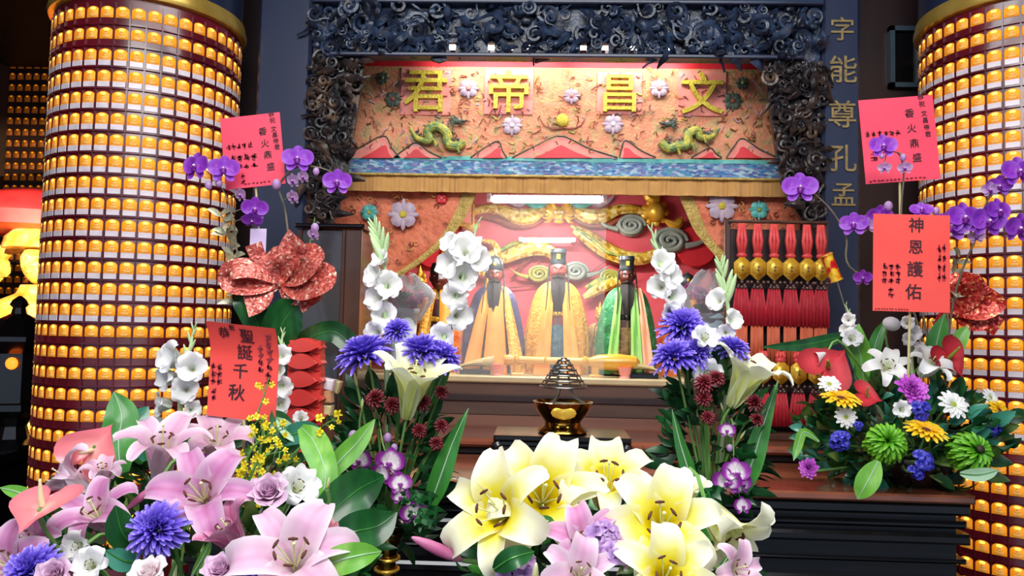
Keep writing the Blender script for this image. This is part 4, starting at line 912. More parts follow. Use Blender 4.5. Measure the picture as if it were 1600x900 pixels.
# ------------------------------------------------------------------ flower heads (unit radius, looking along +z)
def petal(b, cl, wm, ang, rng, wexp=.8, cup=.25, ruf=.03, m=0, nu=9, nv=5, w0=.1, curl=0, tw=0, T=None):
    c = crv(cl, nu); vs, tt = [], []; ca, sa = math.cos(ang), math.sin(ang); ph = rng.uniform(0, 6)
    for i in range(nu):
        s = i/(nu-1); r, z = c[i]; r0, z0_ = c[max(i-1, 0)]; r1, z1_ = c[min(i+1, nu-1)]; tl = math.hypot(r1-r0, z1_-z0_) or 1; nr, nz = -(z1_-z0_)/tl, (r1-r0)/tl
        wv = wm*(w0+(1-w0)*math.sin(PI*min(1, .04+.96*s))**wexp) if s > .5 else wm*(w0+(1-w0)*math.sin(PI*(.04+.96*s))**wexp)
        for j in range(nv):
            q = j/(nv-1)*2-1; y = q*wv*.5; n = cup*wv*q*q+ruf*abs(q)**2*math.sin(s*11+ph+q*2.2)+curl*s*s*q
            x = r+nr*n; zz = z+nz*n; vs.append((x*ca-y*sa, x*sa+y*ca, zz)); tt.append((s, abs(q)))
    b.grid(vs, nu, nv, m, T, tt)
LOPEN = [(.03, 0), (.12, .26), (.28, .52), (.58, .70), (.90, .68), (1.05, .50)]
LTRUMP = [(.05, 0), (.15, .5), (.27, .98), (.48, 1.32), (.82, 1.42), (1.02, 1.28)]
LFUN = [(.05, 0), (.16, .45), (.3, .86), (.52, 1.16), (.84, 1.36), (1.08, 1.42)]
LHALF = [(.04, 0), (.16, .4), (.32, .8), (.5, 1.1), (.68, 1.3), (.86, 1.36)]
def mixc(a, b, t): return [tuple(x*(1-t)+y*t for x, y in zip(p, q)) for p, q in zip(a, b)]
def lily(shape, seed, wide=1.0, stam=True):
    rng = random.Random(seed); b = B()
    for k in range(6):
        c = [(r*(1+rng.uniform(-.06, .06)*i/5), z*(1+rng.uniform(-.03, .06))) for i, (r, z) in enumerate(shape)]
        e = rng.uniform(-.14, .08); c[-1] = (c[-1][0], c[-1][1]+e); inner = k % 2
        petal(b, [(max(.02, r-(0 if inner else -.012)), z-(0 if inner else .03)) for r, z in c], (.72 if inner else .54)*wide*rng.uniform(.93, 1.07), k*PI/3+rng.uniform(-.08, .08), rng, (.65 if inner else .75), .16, .05 if inner else .028, nu=14, nv=7, w0=.22)
    s = B()
    if stam:
        zt = shape[3][1]*1.02; rt = min(.3, shape[3][0]*.5)
        for k in range(6):
            a = k*PI/3+.4+rng.uniform(-.2, .2); r = rt*rng.uniform(.7, 1.15); z = zt*rng.uniform(.95, 1.12); p = (r*math.cos(a), r*math.sin(a), z)
            s.tube(crv([(.02*math.cos(a), .02*math.sin(a), .15), (r*.45*math.cos(a), r*.45*math.sin(a), z*.6), p], 7), .014, 5, 0)
            a2 = a+PI/2; s.tube([(p[0]-.08*math.cos(a2), p[1]-.08*math.sin(a2), p[2]-.01), p, (p[0]+.08*math.cos(a2), p[1]+.08*math.sin(a2), p[2]-.01)], [.018, .03, .018], 6, 1)
        s.tube(crv([(0, 0, .1), (.02, .03, zt*.7), (.05, .06, zt*1.2)], 7), .018, 6, 0); s.ell((.05, .06, zt*1.2), (.035, .035, .025), 0, n=8, k=5)
    return b, s
def strip_head(n, seed, L, wd, e0, e1, lift=.1, curl=.2, dz=.3, ruf=.0, nu=5, tip=None, rj=.12, zig=0):
    """many narrow petals from an upright heart to a drooping rim; e = elevation in degrees"""
    rng = random.Random(seed); b = B()
    for k in range(n):
        q = (k+.5)/n; a = k*2.39996+rng.uniform(-.1, .1); el = R_(e0+(e1-e0)*q**.7+rng.uniform(-8, 8)); l = L*(.45+.55*q**.5)*(1+rng.uniform(-rj, rj)); r0 = .05+.16*q**.5
        z0_ = dz*(1-q); c = [(r0+l*t*math.cos(el-curl*t), z0_+l*t*math.sin(el-curl*t)+lift*math.sin(PI*t)*.3) for t in (0, .35, .7, 1)]
        petal(b, c, wd*rng.uniform(.8, 1.15), a, rng, .6, .5, ruf, nu=nu, nv=3, w0=.45)
    return b
def disc_b(r, z, h): return B().ell((0, 0, z), (r, r, h), 0, n=14, k=7)
def daisy(seed, n=16, wd=.26, rows=2, core=.28):
    rng = random.Random(seed); b = B()
    for rw in range(rows):
        for k in range(n):
            L = 1-.22*rw; el = .08+.25*rw+rng.uniform(-.08, .08); petal(b, [(core*.5, .02+.04*rw), (L*.55, .02+L*.55*el+.05), (L*rng.uniform(.93, 1.05), L*el*.75)], wd, 2*PI*(k+.5*rw)/n+rng.uniform(-.06, .06), rng, .6, .25, .0, nu=6, nv=3, w0=.4)
    return b, disc_b(core, .08, .09)
def rose(seed):
    rng = random.Random(seed); b = B()
    for k in range(19):
        q = k/18; r = .08+.62*q; a = k*2.39996; op = .1+.62*q**1.3
        c = [(r*.35, 0), (r*.85, .28+.05*q), (r*.98+op*.1, .62-.12*q), (r+op*.42, .86-.42*q)]
        petal(b, c, .34+.75*q, a, rng, .45, .34*(1-q*.5), .025, nu=7, nv=7, w0=.5)
    return b
def carnation(seed):
    rng = random.Random(seed); b = B()
    for k in range(46):
        q = (k+.5)/46; a = k*2.39996; el = R_(84-62*q); l = .8+.25*q
        c = [(.03, .0), (.1+.45*l*math.cos(el)*.6, .3+.5*l*math.sin(el)*.7), (.06+l*math.cos(el), .22+l*math.sin(el)*.72)]
        petal(b, c, .5, a, rng, .25, .1, .07, nu=5, nv=7, w0=.25)
    return b
def cup_cal(): return B().lathe([(.05, -.5), (.13, -.35), (.17, -.05), (.2, .15), (.12, .2)], 14)
def anthurium(seed, wv=1.0):
    b = B(); n, k = 36, 7; vs, tt = [], []
    for i in range(n):
        a = 2*PI*i/n; x, y = 16*math.sin(a)**3, 13*math.cos(a)-5*math.cos(2*a)-2*math.cos(3*a)-math.cos(4*a); x, y = x/16*wv, (y+2.5)/16
        for j in range(k): q = j/(k-1); vs.append((x*q, y*q+.1*(1-q), .16*q*q*(1 if abs(x) > .2 else .6)+.05*math.sin(q*9+a*3)*q*.5-.14*max(0, -y*q))); tt.append((q, q))
    b.grid(vs, n, k, 0, None, tt, cu=True)
    s = B().tube(crv([(0, .12, 0), (0, .2, .3), (.04, .34, .75)], 10), [.075, .08, .06, .03], 10)
    return b, s
def orchid(seed):
    rng = random.Random(seed); b = B()
    def el(cx, cy, rx, ry, rot, z, m=0, cup=.14):
        n, k = 20, 5; vs, tt = [], []; cr, sr = math.cos(rot), math.sin(rot)
        for i in range(n):
            a = 2*PI*i/n
            for j in range(k): q = j/(k-1); x, y = rx*q*math.cos(a), ry*q*math.sin(a); vs.append((cx+x*cr-y*sr, cy+x*sr+y*cr, z+cup*q*q*.6-cup*.5+.03*math.sin(3*a+seed)*q)); d = math.hypot(cx+x*cr-y*sr, cy+x*sr+y*cr); tt.append((min(1, d), q*.9))
        b.grid(vs, n, k, m, None, tt, cu=True)
    el(0, .46, .34, .46, 0, -.04); el(-.34, -.4, .28, .44, -.6, -.05); el(.34, -.4, .28, .44, .6, -.05)
    el(-.47, .1, .56, .56, .12, .03, cup=.2); el(.47, .1, .56, .56, -.12, .03, cup=.2)
    l = B(); l.ell((0, -.2, .14), (.16, .22, .1), 0, n=10, k=7); 
    for s in (-1, 1): l.ell((s*.14, -.1, .18), (.08, .12, .1), 0, n=8, k=6)
    l.ell((0, .02, .16), (.07, .09, .12), 1, n=8, k=6)
    return b, l
def clump(seed, n, r, spread):
    rng = random.Random(seed); b = B()
    for k in range(n):
        v = V((rng.gauss(0, 1), rng.gauss(0, 1), rng.gauss(0, .7))).normalized()*rng.uniform(.35, 1)*spread; a0 = rng.uniform(0, 6)
        f = frame(v+V((0, 0, .6))); 
        for p in range(5):
            petal(b, [(.02, 0), (r*.6, r*.35), (r, r*.2)], r*.95, a0+p*2*PI/5, rng, .5, .2, .02, nu=4, nv=3, w0=.4, T=TR(v, f))
    return b
def bud(): return B().lathe([(.04, 0), (.13, .2), (.2, .55), (.22, .95), (.19, 1.4), (.12, 1.8), (.05, 2.0), (.01, 2.03)], 12)
_hd = {}
def heads(kind, var):
    """meshes of a flower kind: [(part name, mesh)]; the height of its visual middle"""
    k = (kind, var)
    if k in _hd: return _hd[k]
    sd = hash_(kind)+var*17
    def mk(*a): return [(n, b.mesh(n, m)) for n, b, m in a if b.v]
    if kind.startswith('lily'):
        _, pig, shp = kind.split(':'); shape = {'open': LOPEN, 'trump': LTRUMP, 'half': LHALF, 'funnel': LFUN, 'mid': mixc(LOPEN, LTRUMP, .4)}[shp]
        b, s = lily(shape, sd, 1.0 if shp != 'trump' else .95); r = mk(('flower_head', b, pig), ('stamens', s, ['filament', 'anther'])), {'open': .5, 'trump': .8, 'half': .75, 'funnel': .8, 'mid': .65}[shp]
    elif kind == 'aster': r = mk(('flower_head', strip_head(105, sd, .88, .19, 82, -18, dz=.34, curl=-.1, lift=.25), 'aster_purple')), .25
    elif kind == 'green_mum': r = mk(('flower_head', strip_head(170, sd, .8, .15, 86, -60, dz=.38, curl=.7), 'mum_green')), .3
    elif kind == 'green_mum_eye': r = mk(('flower_head', strip_head(170, sd, .85, .15, 60, -50, dz=.3, curl=.6), 'mum_green'), ('flower_eye', disc_b(.16, .5, .1), 'disc_dark')), .3
    elif kind == 'magenta': r = mk(('flower_head', carnation(sd), 'magenta'), ('calyx', cup_cal(), 'stem_green')), .4
    elif kind == 'carnation': r = mk(('flower_head', carnation(sd), 'carnation_pink'), ('calyx', cup_cal(), 'stem_green')), .35
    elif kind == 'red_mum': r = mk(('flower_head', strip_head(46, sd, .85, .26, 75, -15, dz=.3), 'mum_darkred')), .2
    elif kind == 'gerbera': b, d = daisy(sd, 18, .26, 2); r = mk(('flower_head', b, 'gerbera_yellow'), ('flower_eye', d, 'anther')), .1
    elif kind == 'daisy': b, d = daisy(sd, 12, .34, 2, .25); r = mk(('flower_head', b, 'petal_white'), ('flower_eye', d, 'disc_green')), .1
    elif kind == 'rose': r = mk(('flower_head', rose(sd), 'rose_lilac'), ('calyx', cup_cal(), 'stem_green')), .45
    elif kind == 'rose_white': r = mk(('flower_head', rose(sd), 'rose_white'), ('calyx', cup_cal(), 'stem_green')), .45
    elif kind == 'lisianthus': b, s = lily(mixc(LHALF, LOPEN, .5), sd, 1.5, True); r = mk(('flower_head', b, 'petal_greywhite'), ('stamens', s, ['filament', 'anther'])), .55
    elif kind == 'anthurium': b, s = anthurium(sd); r = mk(('spathe', b, 'coral'), ('spadix', s, 'spadix')), .1
    elif kind == 'anthurium_red': b, s = anthurium(sd); r = mk(('spathe', b, 'anthurium_red'), ('spadix', s, 'disc_green')), .1
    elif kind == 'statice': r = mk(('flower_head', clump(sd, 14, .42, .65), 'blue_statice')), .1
    elif kind == 'stock': r = mk(('flower_head', clump(sd, 16, .5, .7), 'stock_lilac')), .1
    elif kind == 'bud_pink': r = mk(('bud', bud(), 'lily_blush')), 1
    elif kind == 'bud_rose': r = mk(('bud', bud(), 'lily_rose')), 1
    elif kind == 'bud_white': r = mk(('bud', bud(), 'lily_cream')), 1
    elif kind == 'calla':
        b = B(); nu, nv = 16, 12; vs, tt = [], []
        for i in range(nu):
            u = i/(nu-1)
            for j in range(nv): a = (j/(nv-1)-.5)*2*PI*.96; rr = (.1+.5*u**1.5)*(1); vs.append((rr*math.sin(a), -rr*math.cos(a), u*1.3+.5*u*u*(.5+.5*math.cos(a)))); tt.append((u, .3))
        b.grid(vs, nu, nv, 0, None, tt); s = B().tube([(0, 0, .3), (0, -.02, 1.2)], [.06, .04], 8); r = mk(('spathe', b, 'petal_white'), ('spadix', s, 'spadix')), .9
    elif kind == 'thistle': r = mk(('flower_head', B().ell((0, 0, .1), (1, 1, .75), n=16, k=9), 'petal_greywhite')), .1
    _hd[k] = r; return r
def hash_(s): return sum(ord(c)*(i+3) for i, c in enumerate(s)) % 997
NAMES = {'lily': ('lily', 'lily'), 'aster': ('purple_aster', 'aster'), 'green_mum': ('green_chrysanthemum', 'chrysanthemum'), 'green_mum_eye': ('green_chrysanthemum', 'chrysanthemum'), 'magenta': ('magenta_carnation', 'carnation'),
         'carnation': ('pink_carnation', 'carnation'), 'red_mum': ('dark_red_chrysanthemum', 'chrysanthemum'), 'gerbera': ('yellow_gerbera', 'gerbera'), 'daisy': ('white_daisy', 'daisy'), 'rose': ('lilac_rose', 'rose'), 'rose_white': ('white_rose', 'rose'),
         'lisianthus': ('white_lisianthus', 'lisianthus'), 'anthurium': ('coral_anthurium', 'anthurium'), 'anthurium_red': ('red_anthurium', 'anthurium'), 'statice': ('blue_statice', 'statice'), 'stock': ('lilac_stock', 'stock flower'),
         'bud_pink': ('lily_bud', 'flower bud'), 'bud_rose': ('lily_bud', 'flower bud'), 'bud_white': ('lily_bud', 'flower bud'), 'calla': ('calla_lily', 'calla lily'), 'thistle': ('pale_blue_thistle', 'thistle')}
LN = {'lily_yellow': 'yellow_lily', 'lily_cream': 'white_lily', 'lily_pink': 'pink_lily', 'lily_blush': 'blush_lily', 'lily_rose': 'rose_pink_lily', 'petal_white': 'white_lily'}
_vc = {}
def flower(kind, px, py, Y, dpx, d, label, group=None, stem=None, roll=0, smat='stem_green', srad=.0035):
    """dpx = diameter in pixels; d = where the flower looks (x, y, z); stem = world point its stem runs down to"""
    R = dpx/2*S(Y)*1.0; var = _vc.get(kind, 0); _vc[kind] = var+1
    ms, zc_ = heads(kind, var % 4); F = frame(d, roll); ctr = P(px, py, Y); loc = ctr-F @ V((0, 0, zc_*R))
    base = kind.split(':')[0]; nm, cat = NAMES[base] if base != 'lily' else (LN[kind.split(':')[1]], 'lily')
    t = thing(nm, label, cat, loc, group, F)
    for n, me in ms: link(n, me, t, M.Diagonal((R, R, R, 1)))
    if stem is not None:
        a = V((0, 0, .02*R)); e = t.matrix_world.inverted() @ V(stem); b = B(); dn = V((0, 0, -1))*min(.06, e.length*.4)
        b.tube(crv([a, a+dn, a+dn*.5+(e-a)*.55, e], 12), srad, 6); b.build('stem', smat, t)
    return t
def leaf(name, pts, wpx, label, m='leaf_dark', Y=None, prof=(.25, .8, 1, .75, .05), fold=.12, group=None, cat='leaf', th=.0012):
    pts = [P(*p) if len(p) == 3 else P(*p, Y) for p in pts]; c = crv(pts, 18); mid = V(c[9]); view = (EYE-mid).normalized()
    t = thing(name, label, cat, c[0], group); Ym = mid.y
    b = B(); b.ribbon(c, [q*wpx*S(Ym) for q in prof], view, 0, th, None, fold, 5); wpart(t, b)
    b.build('blade', m, t)
    k = B(); k.tube([V(p)-t.location+view*.0008 for p in c], [.0018, .0014, .0006], 5); k.build('midrib', 'leaf_pale' if m in ('leaf_light', 'leaf_mid') else 'leaf_mid', t)
    return t
def foliage(name, label, ctr, rad, n, ln, wd, mats, seed, down=.0, cat='foliage'):
    """leaf mass no one could count"""
    rng = random.Random(seed); b = B(); o = V(ctr)
    for k in range(n):
        v = V((rng.gauss(0, 1), rng.gauss(0, 1), rng.gauss(0, 1))).normalized(); q = rng.uniform(.45, 1)**.6
        p = V((v.x*rad[0]*q, v.y*rad[1]*q, v.z*rad[2]*q)); d = (V((v.x, v.y, v.z*.6+.35-down))+V((rng.uniform(-.5, .5), rng.uniform(-.5, .5), rng.uniform(-.4, .4)))).normalized()
        L = ln*rng.uniform(.6, 1.3); up = d.orthogonal().normalized(); up = M.Rotation(rng.uniform(0, 6.28), 3, d) @ up; c = crv([p, p+d*L*.5+up*L*.1, p+d*L-up*L*.08], 6)
        b.ribbon(c, [wd*L*.2, wd*L, wd*L*.8, .001], up, rng.randrange(len(mats)), 0, None, .15, 3)
    ob = b.build(name, mats, auto=0); ob.location = o; return tag(ob, label, cat, None, 'stuff')

# ------------------------------------------------------------------ cards
mat('card_pink', [(.3, '#f0405a'), (.7, '#f84c66')], .55, scale=4)
mat('card_red', [(.3, '#f04840'), (.7, '#f8584e')], .55, scale=4)
mat('ink', '#3a1420', .6)
mat('ink_faint', '#8c2434', .6)
mat('bamboo', [(.3, '#b8a870'), (.7, '#d8cc98')], .5, scale=8)
def card(label, px, py, Y, wpx, hpx, rot, m, chars, smudges, stick, bend=0, shear=0, yaw=0):
    ctr = P(px, py, Y); s = S(Y); W, H = wpx*s, hpx*s; t = thing('greeting_card', label, 'card', ctr, 'red greeting cards on sticks', M.Rotation(yaw, 3, 'Z') @ M.Rotation(rot, 3, 'Y'))
    def pos(u, v, d=0): z = (.5-v)*H; x = (u-.5)*W+shear*W*(.5-v); return V((x, bend*H*max(0, (.35-v))**1.6*2.2+d, z))
    b = B()
    for d in (-.0008, .0008): b.grid([pos(u/8, v/20, d) for u in range(9) for v in range(21)], 9, 21)
    b.build('sheet', m, t)
    b = B()
    for ch, x, y, sz in chars:
        u, v = .5+(x-px)/wpx, .5+(y-py)/hpx; g = glyph(ch, 1, .002, .008); b.add([pos(u+q[0]*sz*1.05/wpx, v-q[2]*sz*1.05/hpx, -.002+q[1]*.2) for q in g.v], g.f)
    if b.v: b.build('lettering', 'ink', t, False)
    b = B(); rng = random.Random(int(px+py))
    for x0, y0, x1, y1, nx, ny, dens in smudges:
        for i in range(nx):
            for j in range(ny):
                cx = x0+(x1-x0)*(i+.5)/nx; cy = y0+(y1-y0)*(j+.5)/ny; wx, wy = (x1-x0)/nx*.72, (y1-y0)/ny*.7
                for k in range(dens+2):
                    hz = k % 2; x = cx+rng.uniform(-.3, .3)*wx; y = cy+rng.uniform(-.35, .35)*wy; u, v = .5+(x-px)/wpx, .5+(y-py)/hpx; p = pos(u, v, -.0022)
                    b.box(p, (wx*s*(.8 if hz else .2), .001, wy*s*(.2 if hz else .8)))
    if b.v: b.build('small_writing', 'ink_faint', t, False)
    b = B(); p0 = V((shear*-.3*W, .004, -.1*H)); e = t.matrix_world.inverted() @ P(*stick); b.tube([p0, e], .0035, 6); b.build('stick', 'bamboo', t)
    return t
# ------------------------------------------------------------------ low offering table and the vessels on it
OT = .8
t = thing('offering_table', 'low dark offering table in front of the altar under the flower bowls', 'table', (0, 1.45, 0))
B().box((-.06, 0, OT-.02), (2.2, 1.0, .04), 0, None, .008).build('tabletop', 'black_lacquer', t, False)
for x in (-1.1, .98):
    for y in (-.45, .45): B().box((x, y, (OT-.04)/2), (.06, .06, OT-.04), 0, None, .006).build('leg', 'black_lacquer', t, False)
def vessel(name, label, cat, loc, prof, m, extra=None):
    t = thing(name, label, cat, loc); B().lathe(prof, 40).build('body', m, t)
    for n, b, mm in extra or (): b.build(n, mm, t)
    return t
mat('wicker', [(.3, '#5a3c1c'), (.7, '#9a7040')], .6, scale=30, tex='WAVE', bump=.5)
mat('ceramic_white', [(.3, '#d8dce0'), (.7, '#eef0f0')], .25, scale=5)
A0 = P(270, 890, 1.45); A0.z = OT
vessel('flower_basket', 'brown woven basket holding the big arrangement of pink lilies', 'basket', A0, [(.14, 0), (.16, .02), (.19, .1), (.2, .14), (.18, .14), (.15, .06)], 'wicker')
B0 = P(930, 900, 1.32); B0.z = OT
vessel('flower_bowl', 'white bowl holding the yellow lilies in front of the altar', 'bowl', B0, [(.08, 0), (.09, .02), (.14, .09), (.16, .13), (.145, .13), (.1, .05)], 'ceramic_white')
VY = 1.78
def vase(px, label):
    c = P(px, 830, VY); h = c.z-OT; t = thing('brass_vase', label, 'vase', (c.x, VY, OT), 'pair of brass altar vases')
    B().lathe([(.05, 0), (.055, .012), (.04, .03), (.035, .05), (.05, .08), (.062, .12), (.055, .16), (.032, .19), (.022, .22), (.02, h-.07), (.026, h-.03), (.04, h), (.036, h), (.02, h-.05)], 36).build('body', 'brass', t)
    for z, r in ((.2, .034), (h-.085, .026), (h-.06, .027)): B().tube([(r*math.cos(a), r*math.sin(a), z) for a in [2*PI*i/24 for i in range(25)]], .004, 6).build('ring', 'gold', t)
    return V((c.x, VY, c.z))
CB = vase(606, 'brass altar vase holding white gladioli below the tall dark cabinet')
DB = vase(1112, 'brass altar vase hidden by the yellow lilies before the red charms')
E0 = P(1412, 770, 2.38); E0.z = z1
vessel('flower_bowl', 'dark bowl under the mixed bouquet at the end of the black altar table', 'bowl', E0, [(.09, 0), (.1, .01), (.15, .06), (.16, .09), (.145, .09), (.1, .03)], 'black_lacquer')
AB, BB, EB = A0+V((0, 0, .12)), B0+V((0, 0, .1)), E0+V((0, 0, .07))
jit = lambda p, k: p+V((math.sin(k*7.1)*.07, math.cos(k*3.3)*.05, 0))

# ------------------------------------------------------------------ A: pink lily arrangement
GA = 'pink lilies of the big basket arrangement'
foliage('foliage', 'dark green leaf filling between the pink lilies of the basket', P(290, 880, 1.55), (.40, .2, .13), 420, .075, .36, ['foliage_dark', 'leaf_dark', 'foliage_olive'], 5)
foliage('foliage', 'olive sprigs behind the pink lilies under the lower card by the tower', P(330, 730, 1.78), (.24, .08, .09), 170, .06, .3, ['foliage_olive', 'leaf_mid', 'foliage_dark'], 6)
FA = [
 ('lily:lily_blush:mid', 106, 750, 1.5, 112, (-.7, -.4, .55), 'white-pink lily in profile opening toward the censer, beside a coral anthurium', .2),
 ('lily:lily_blush:trump', 160, 748, 1.52, 70, (.05, -.25, 1), 'narrow pale trumpet lily facing up below the upright broad leaf', .5),
 ('lily:lily_blush:trump', 252, 716, 1.5, 138, (.12, -.35, .9), 'wide pale-violet lily opening upward below the tall white gladiolus', .1),
 ('lily:lily_blush:mid', 338, 692, 1.6, 112, (.25, -.45, .85), 'pale pink lily just under the bottom edge of the curved red card', .8),
 ('lily:lily_pink:open', 315, 772, 1.35, 158, (.1, -.8, .62), 'pink lily with white throat, open above the purple aster', .0),
 ('lily:lily_pink:open', 48, 846, 1.28, 112, (-.35, -.85, .4), 'pink lily under the flat coral anthurium at the edge of the basket', .4),
 ('lily:lily_pink:open', 148, 802, 1.36, 128, (-.2, -.6, .75), 'lilac-pink lily curling over the dark leaves beside the coral anthurium', .9),
 ('lily:lily_rose:half', 362, 838, 1.3, 112, (-.5, -.35, .8), 'deep rose lily turned away, above the large blush lily', .3),
 ('lily:lily_blush:open', 458, 872, 1.12, 188, (.1, -.72, .7), 'large blush lily, the widest of the basket, at its lower front', .15),
 ('lily:lily_pink:open', 10, 885, 1.2, 140, (-.3, -.8, .5), 'pink lily at the lowest corner of the basket, under a purple aster', .6),
 ('aster', 245, 826, 1.27, 92, (0, -.85, .5), 'bright purple aster in the middle of the pink lilies', 0),
 ('aster', 48, 892, 1.1, 92, (-.1, -.8, .6), 'purple aster low among the pink lilies, at the corner of the basket', 0),
 ('aster', 388, 890, 1.16, 52, (-.2, -.9, .3), 'small purple aster tucked under the large blush lily', 0),
 ('rose', 420, 766, 1.36, 66, (.1, -.75, .65), 'open lilac rose beside the yellow oncidium sprays', 0),
 ('rose_white', 232, 893, 1.1, 62, (0, -.6, .8), 'white-pink rose low below the bright purple aster', 0),
 ('rose', 344, 888, 1.12, 62, (-.1, -.7, .7), 'lilac rose half hidden beside the large blush lily', 0),
 ('rose', 84, 896, 1.08, 58, (.2, -.8, .5), 'small lilac rose next to the lowest purple aster', 0),
 ('lisianthus', 464, 764, 1.4, 70, (.45, -.6, .6), 'white lisianthus next to the open lilac rose', 0),
 ('lisianthus', 143, 884, 1.14, 58, (.1, -.8, .5), 'greyish white lisianthus low between rose and purple aster', 0),
 ('lisianthus', 125, 852, 1.24, 52, (-.2, -.9, .1), 'small white lisianthus below the curling lilac-pink lily', .5),
 ('lisianthus', 375, 772, 1.42, 40, (.1, -.7, .6), 'small pinkish white lisianthus between the pink lily and the lilac rose', .3),
 ('carnation', 510, 843, 1.2, 66, (.75, -.55, .3), 'pink carnation in profile above the lying green leaf', 0),
 ('magenta', 306, 716, 1.56, 38, (0, -.9, .5), 'small magenta carnation between two pale lilies under the curved card', 0),
 ('anthurium', 146, 698, 1.56, 98, (.25, -.95, .25), 'upright coral anthurium before the lowest lamps of the tower', 2.6),
 ('anthurium', 60, 792, 1.2, 118, (-.1, -.42, .9), 'flat coral anthurium with cream spadix at the edge of the basket', .2),
 ('bud_rose', 222, 776, 1.4, 58, (-.62, -.3, -.6), 'long rose-pink lily bud pointing down beside the bright purple aster', 0),
 ('bud_white', 513, 756, 1.36, 22, (.2, -.3, .9), 'tiny white bud on the light green leaf', 0)]
for k, (kd, px, py, Y, dp, d, lb, rl) in enumerate(FA): flower(kd, px, py, Y, dp, d, lb, GA if 'lily:' in kd else None, jit(AB, k), rl)
leaf('broad_leaf', [(188, 740, 1.62), (185, 690, 1.66), (190, 650, 1.68), (178, 612, 1.7)], 50, 'upright broad green leaf in front of the tower, above the pink lilies', 'leaf_mid', prof=(.5, 1, 1.05, .85, .04))
leaf('broad_leaf', [(60, 790, 1.3), (35, 772, 1.3), (0, 762, 1.3)], 22, 'small light leaf pointing sideways above the flat coral anthurium', 'leaf_light')
leaf('broad_leaf', [(478, 905, 1.14), (520, 880, 1.12), (560, 868, 1.12), (596, 862, 1.14)], 46, 'glossy light-edged leaf lying below the pink carnation', 'leaf_light')
leaf('broad_leaf', [(488, 850, 1.5), (500, 800, 1.5), (508, 740, 1.52), (490, 690, 1.56), (470, 668, 1.58)], 44, 'tall light green leaf beside the white lisianthus', 'leaf_light', prof=(.5, .8, .9, 1, .3))
leaf('broad_leaf', [(500, 760, 1.56), (528, 724, 1.58), (560, 690, 1.6), (586, 655, 1.62)], 34, 'light green pointed leaf leaning toward the brass vase flowers', 'leaf_light')
leaf('broad_leaf', [(470, 850, 1.42), (520, 800, 1.46), (560, 765, 1.5), (600, 745, 1.55)], 70, 'large dark glossy leaf between the pink arrangement and the brass vase', 'leaf_dark', prof=(.3, .8, 1, .8, .1))
leaf('broad_leaf', [(520, 850, 1.45), (550, 832, 1.45), (590, 822, 1.48), (620, 800, 1.5)], 60, 'lower dark leaf above the pink carnation', 'leaf_dark')
leaf('broad_leaf', [(452, 690, 1.6), (440, 665, 1.62), (425, 640, 1.62)], 34, 'dark folded leaf at the lower corner of the curved red card', 'leaf_dark')
leaf('pale_leaf', [(470, 690, 1.6), (450, 672, 1.6), (432, 652, 1.6)], 22, 'pale greenish white leaf tip beside the curved red card', 'leaf_pale')
leaf('broad_leaf', [(430, 690, 1.62), (455, 680, 1.6), (480, 672, 1.6), (500, 668, 1.6)], 34, 'teal leaf above the yellow oncidium', 'leaf_teal')
leaf('broad_leaf', [(228, 720, 1.7), (222, 690, 1.7), (215, 660, 1.72), (232, 635, 1.74)], 44, 'dark teal leaf between the broad leaf and the white gladiolus', 'leaf_teal')
for k, (a, b_, c, wd, lb) in enumerate((((205, 850), (190, 830), (180, 790), 46, 'dark leaf beside the bright purple aster, toward the lilac-pink lily'), ((215, 880), (190, 875), (165, 860), 34, 'dark teal leaf below the bright purple aster'), ((300, 900), (318, 870), (330, 845), 14, 'narrow bright leaf tip below the pink lily'), ((345, 910), (350, 880), (372, 862), 16, 'narrow pale curled leaf beside the half hidden lilac rose'))):
    leaf('leaf', [(*a, 1.3), (*b_, 1.28), (*c, 1.27)], wd, lb, ('leaf_dark', 'leaf_teal', 'leaf_light', 'leaf_pale')[k])

# gladiolus spikes
def spike(label, path, florets, Y, wpx, m='petal_white', budm='stem_pale', stem=None, group='white gladiolus spikes', budn=6, fl_dir=(0, -1, .3)):
    pts = [P(x, y, Y) for x, y in path]; t = thing('gladiolus', label, 'gladiolus', pts[0], group); c = crv(pts, 26)
    b = B(); full = ([V(stem)] if stem is not None else [])+[V(p) for p in c]; b.tube(crv(full, 34), [.006, .006, .005, .002], 7); wpart(t, b).build('stem', 'stem_pale', t)
    ms = [lily(mixc(LHALF, LOPEN, .45), 50+k, 1.75, True)[0].mesh('floret', m) for k in range(3)]
    for k, (x, y, dp, d) in enumerate(florets):
        R = dp/2*S(Y); F = frame(d, k*1.1); ctr = P(x, y, Y-.012); o = link('floret', ms[k % 3], t); o.matrix_world = TR(ctr-F @ V((0, 0, .7*R)), F, R)
    n = 26
    for k in range(budn):
        i = n-1-int(k*n*.42/max(1, budn)); p = V(c[i]); tn = (V(c[min(i+1, n-1)])-V(c[i-1])).normalized(); s = -1 if k % 2 else 1
        F = frame(tn+V((s*.35, -.2, 0))); q = wpx*S(Y)*(.4+.09*k); o = link('bud', _bud(), t); o.matrix_world = TR(p, F, (q*1.1, q*1.1, q*1.25))
    return t
_bm = []
def _bud():
    if not _bm: _bm.append(bud().mesh('bud', 'stem_pale'))
    return _bm[0]
spike('tall white gladiolus with green tip before the tower, by the curved red card', [(284, 690), (282, 620), (294, 560), (303, 514)],
      [(268, 560, 54, (-.5, -.8, .3)), (300, 575, 50, (.3, -.9, .3)), (262, 590, 44, (-.6, -.8, 0)), (290, 608, 46, (.2, -.9, .2)), (254, 632, 40, (-.8, -.6, .1)), (248, 664, 38, (-.8, -.5, .4)), (300, 640, 30, (.6, -.7, .2))], 1.72, 13, 'petal_greywhite', stem=AB)
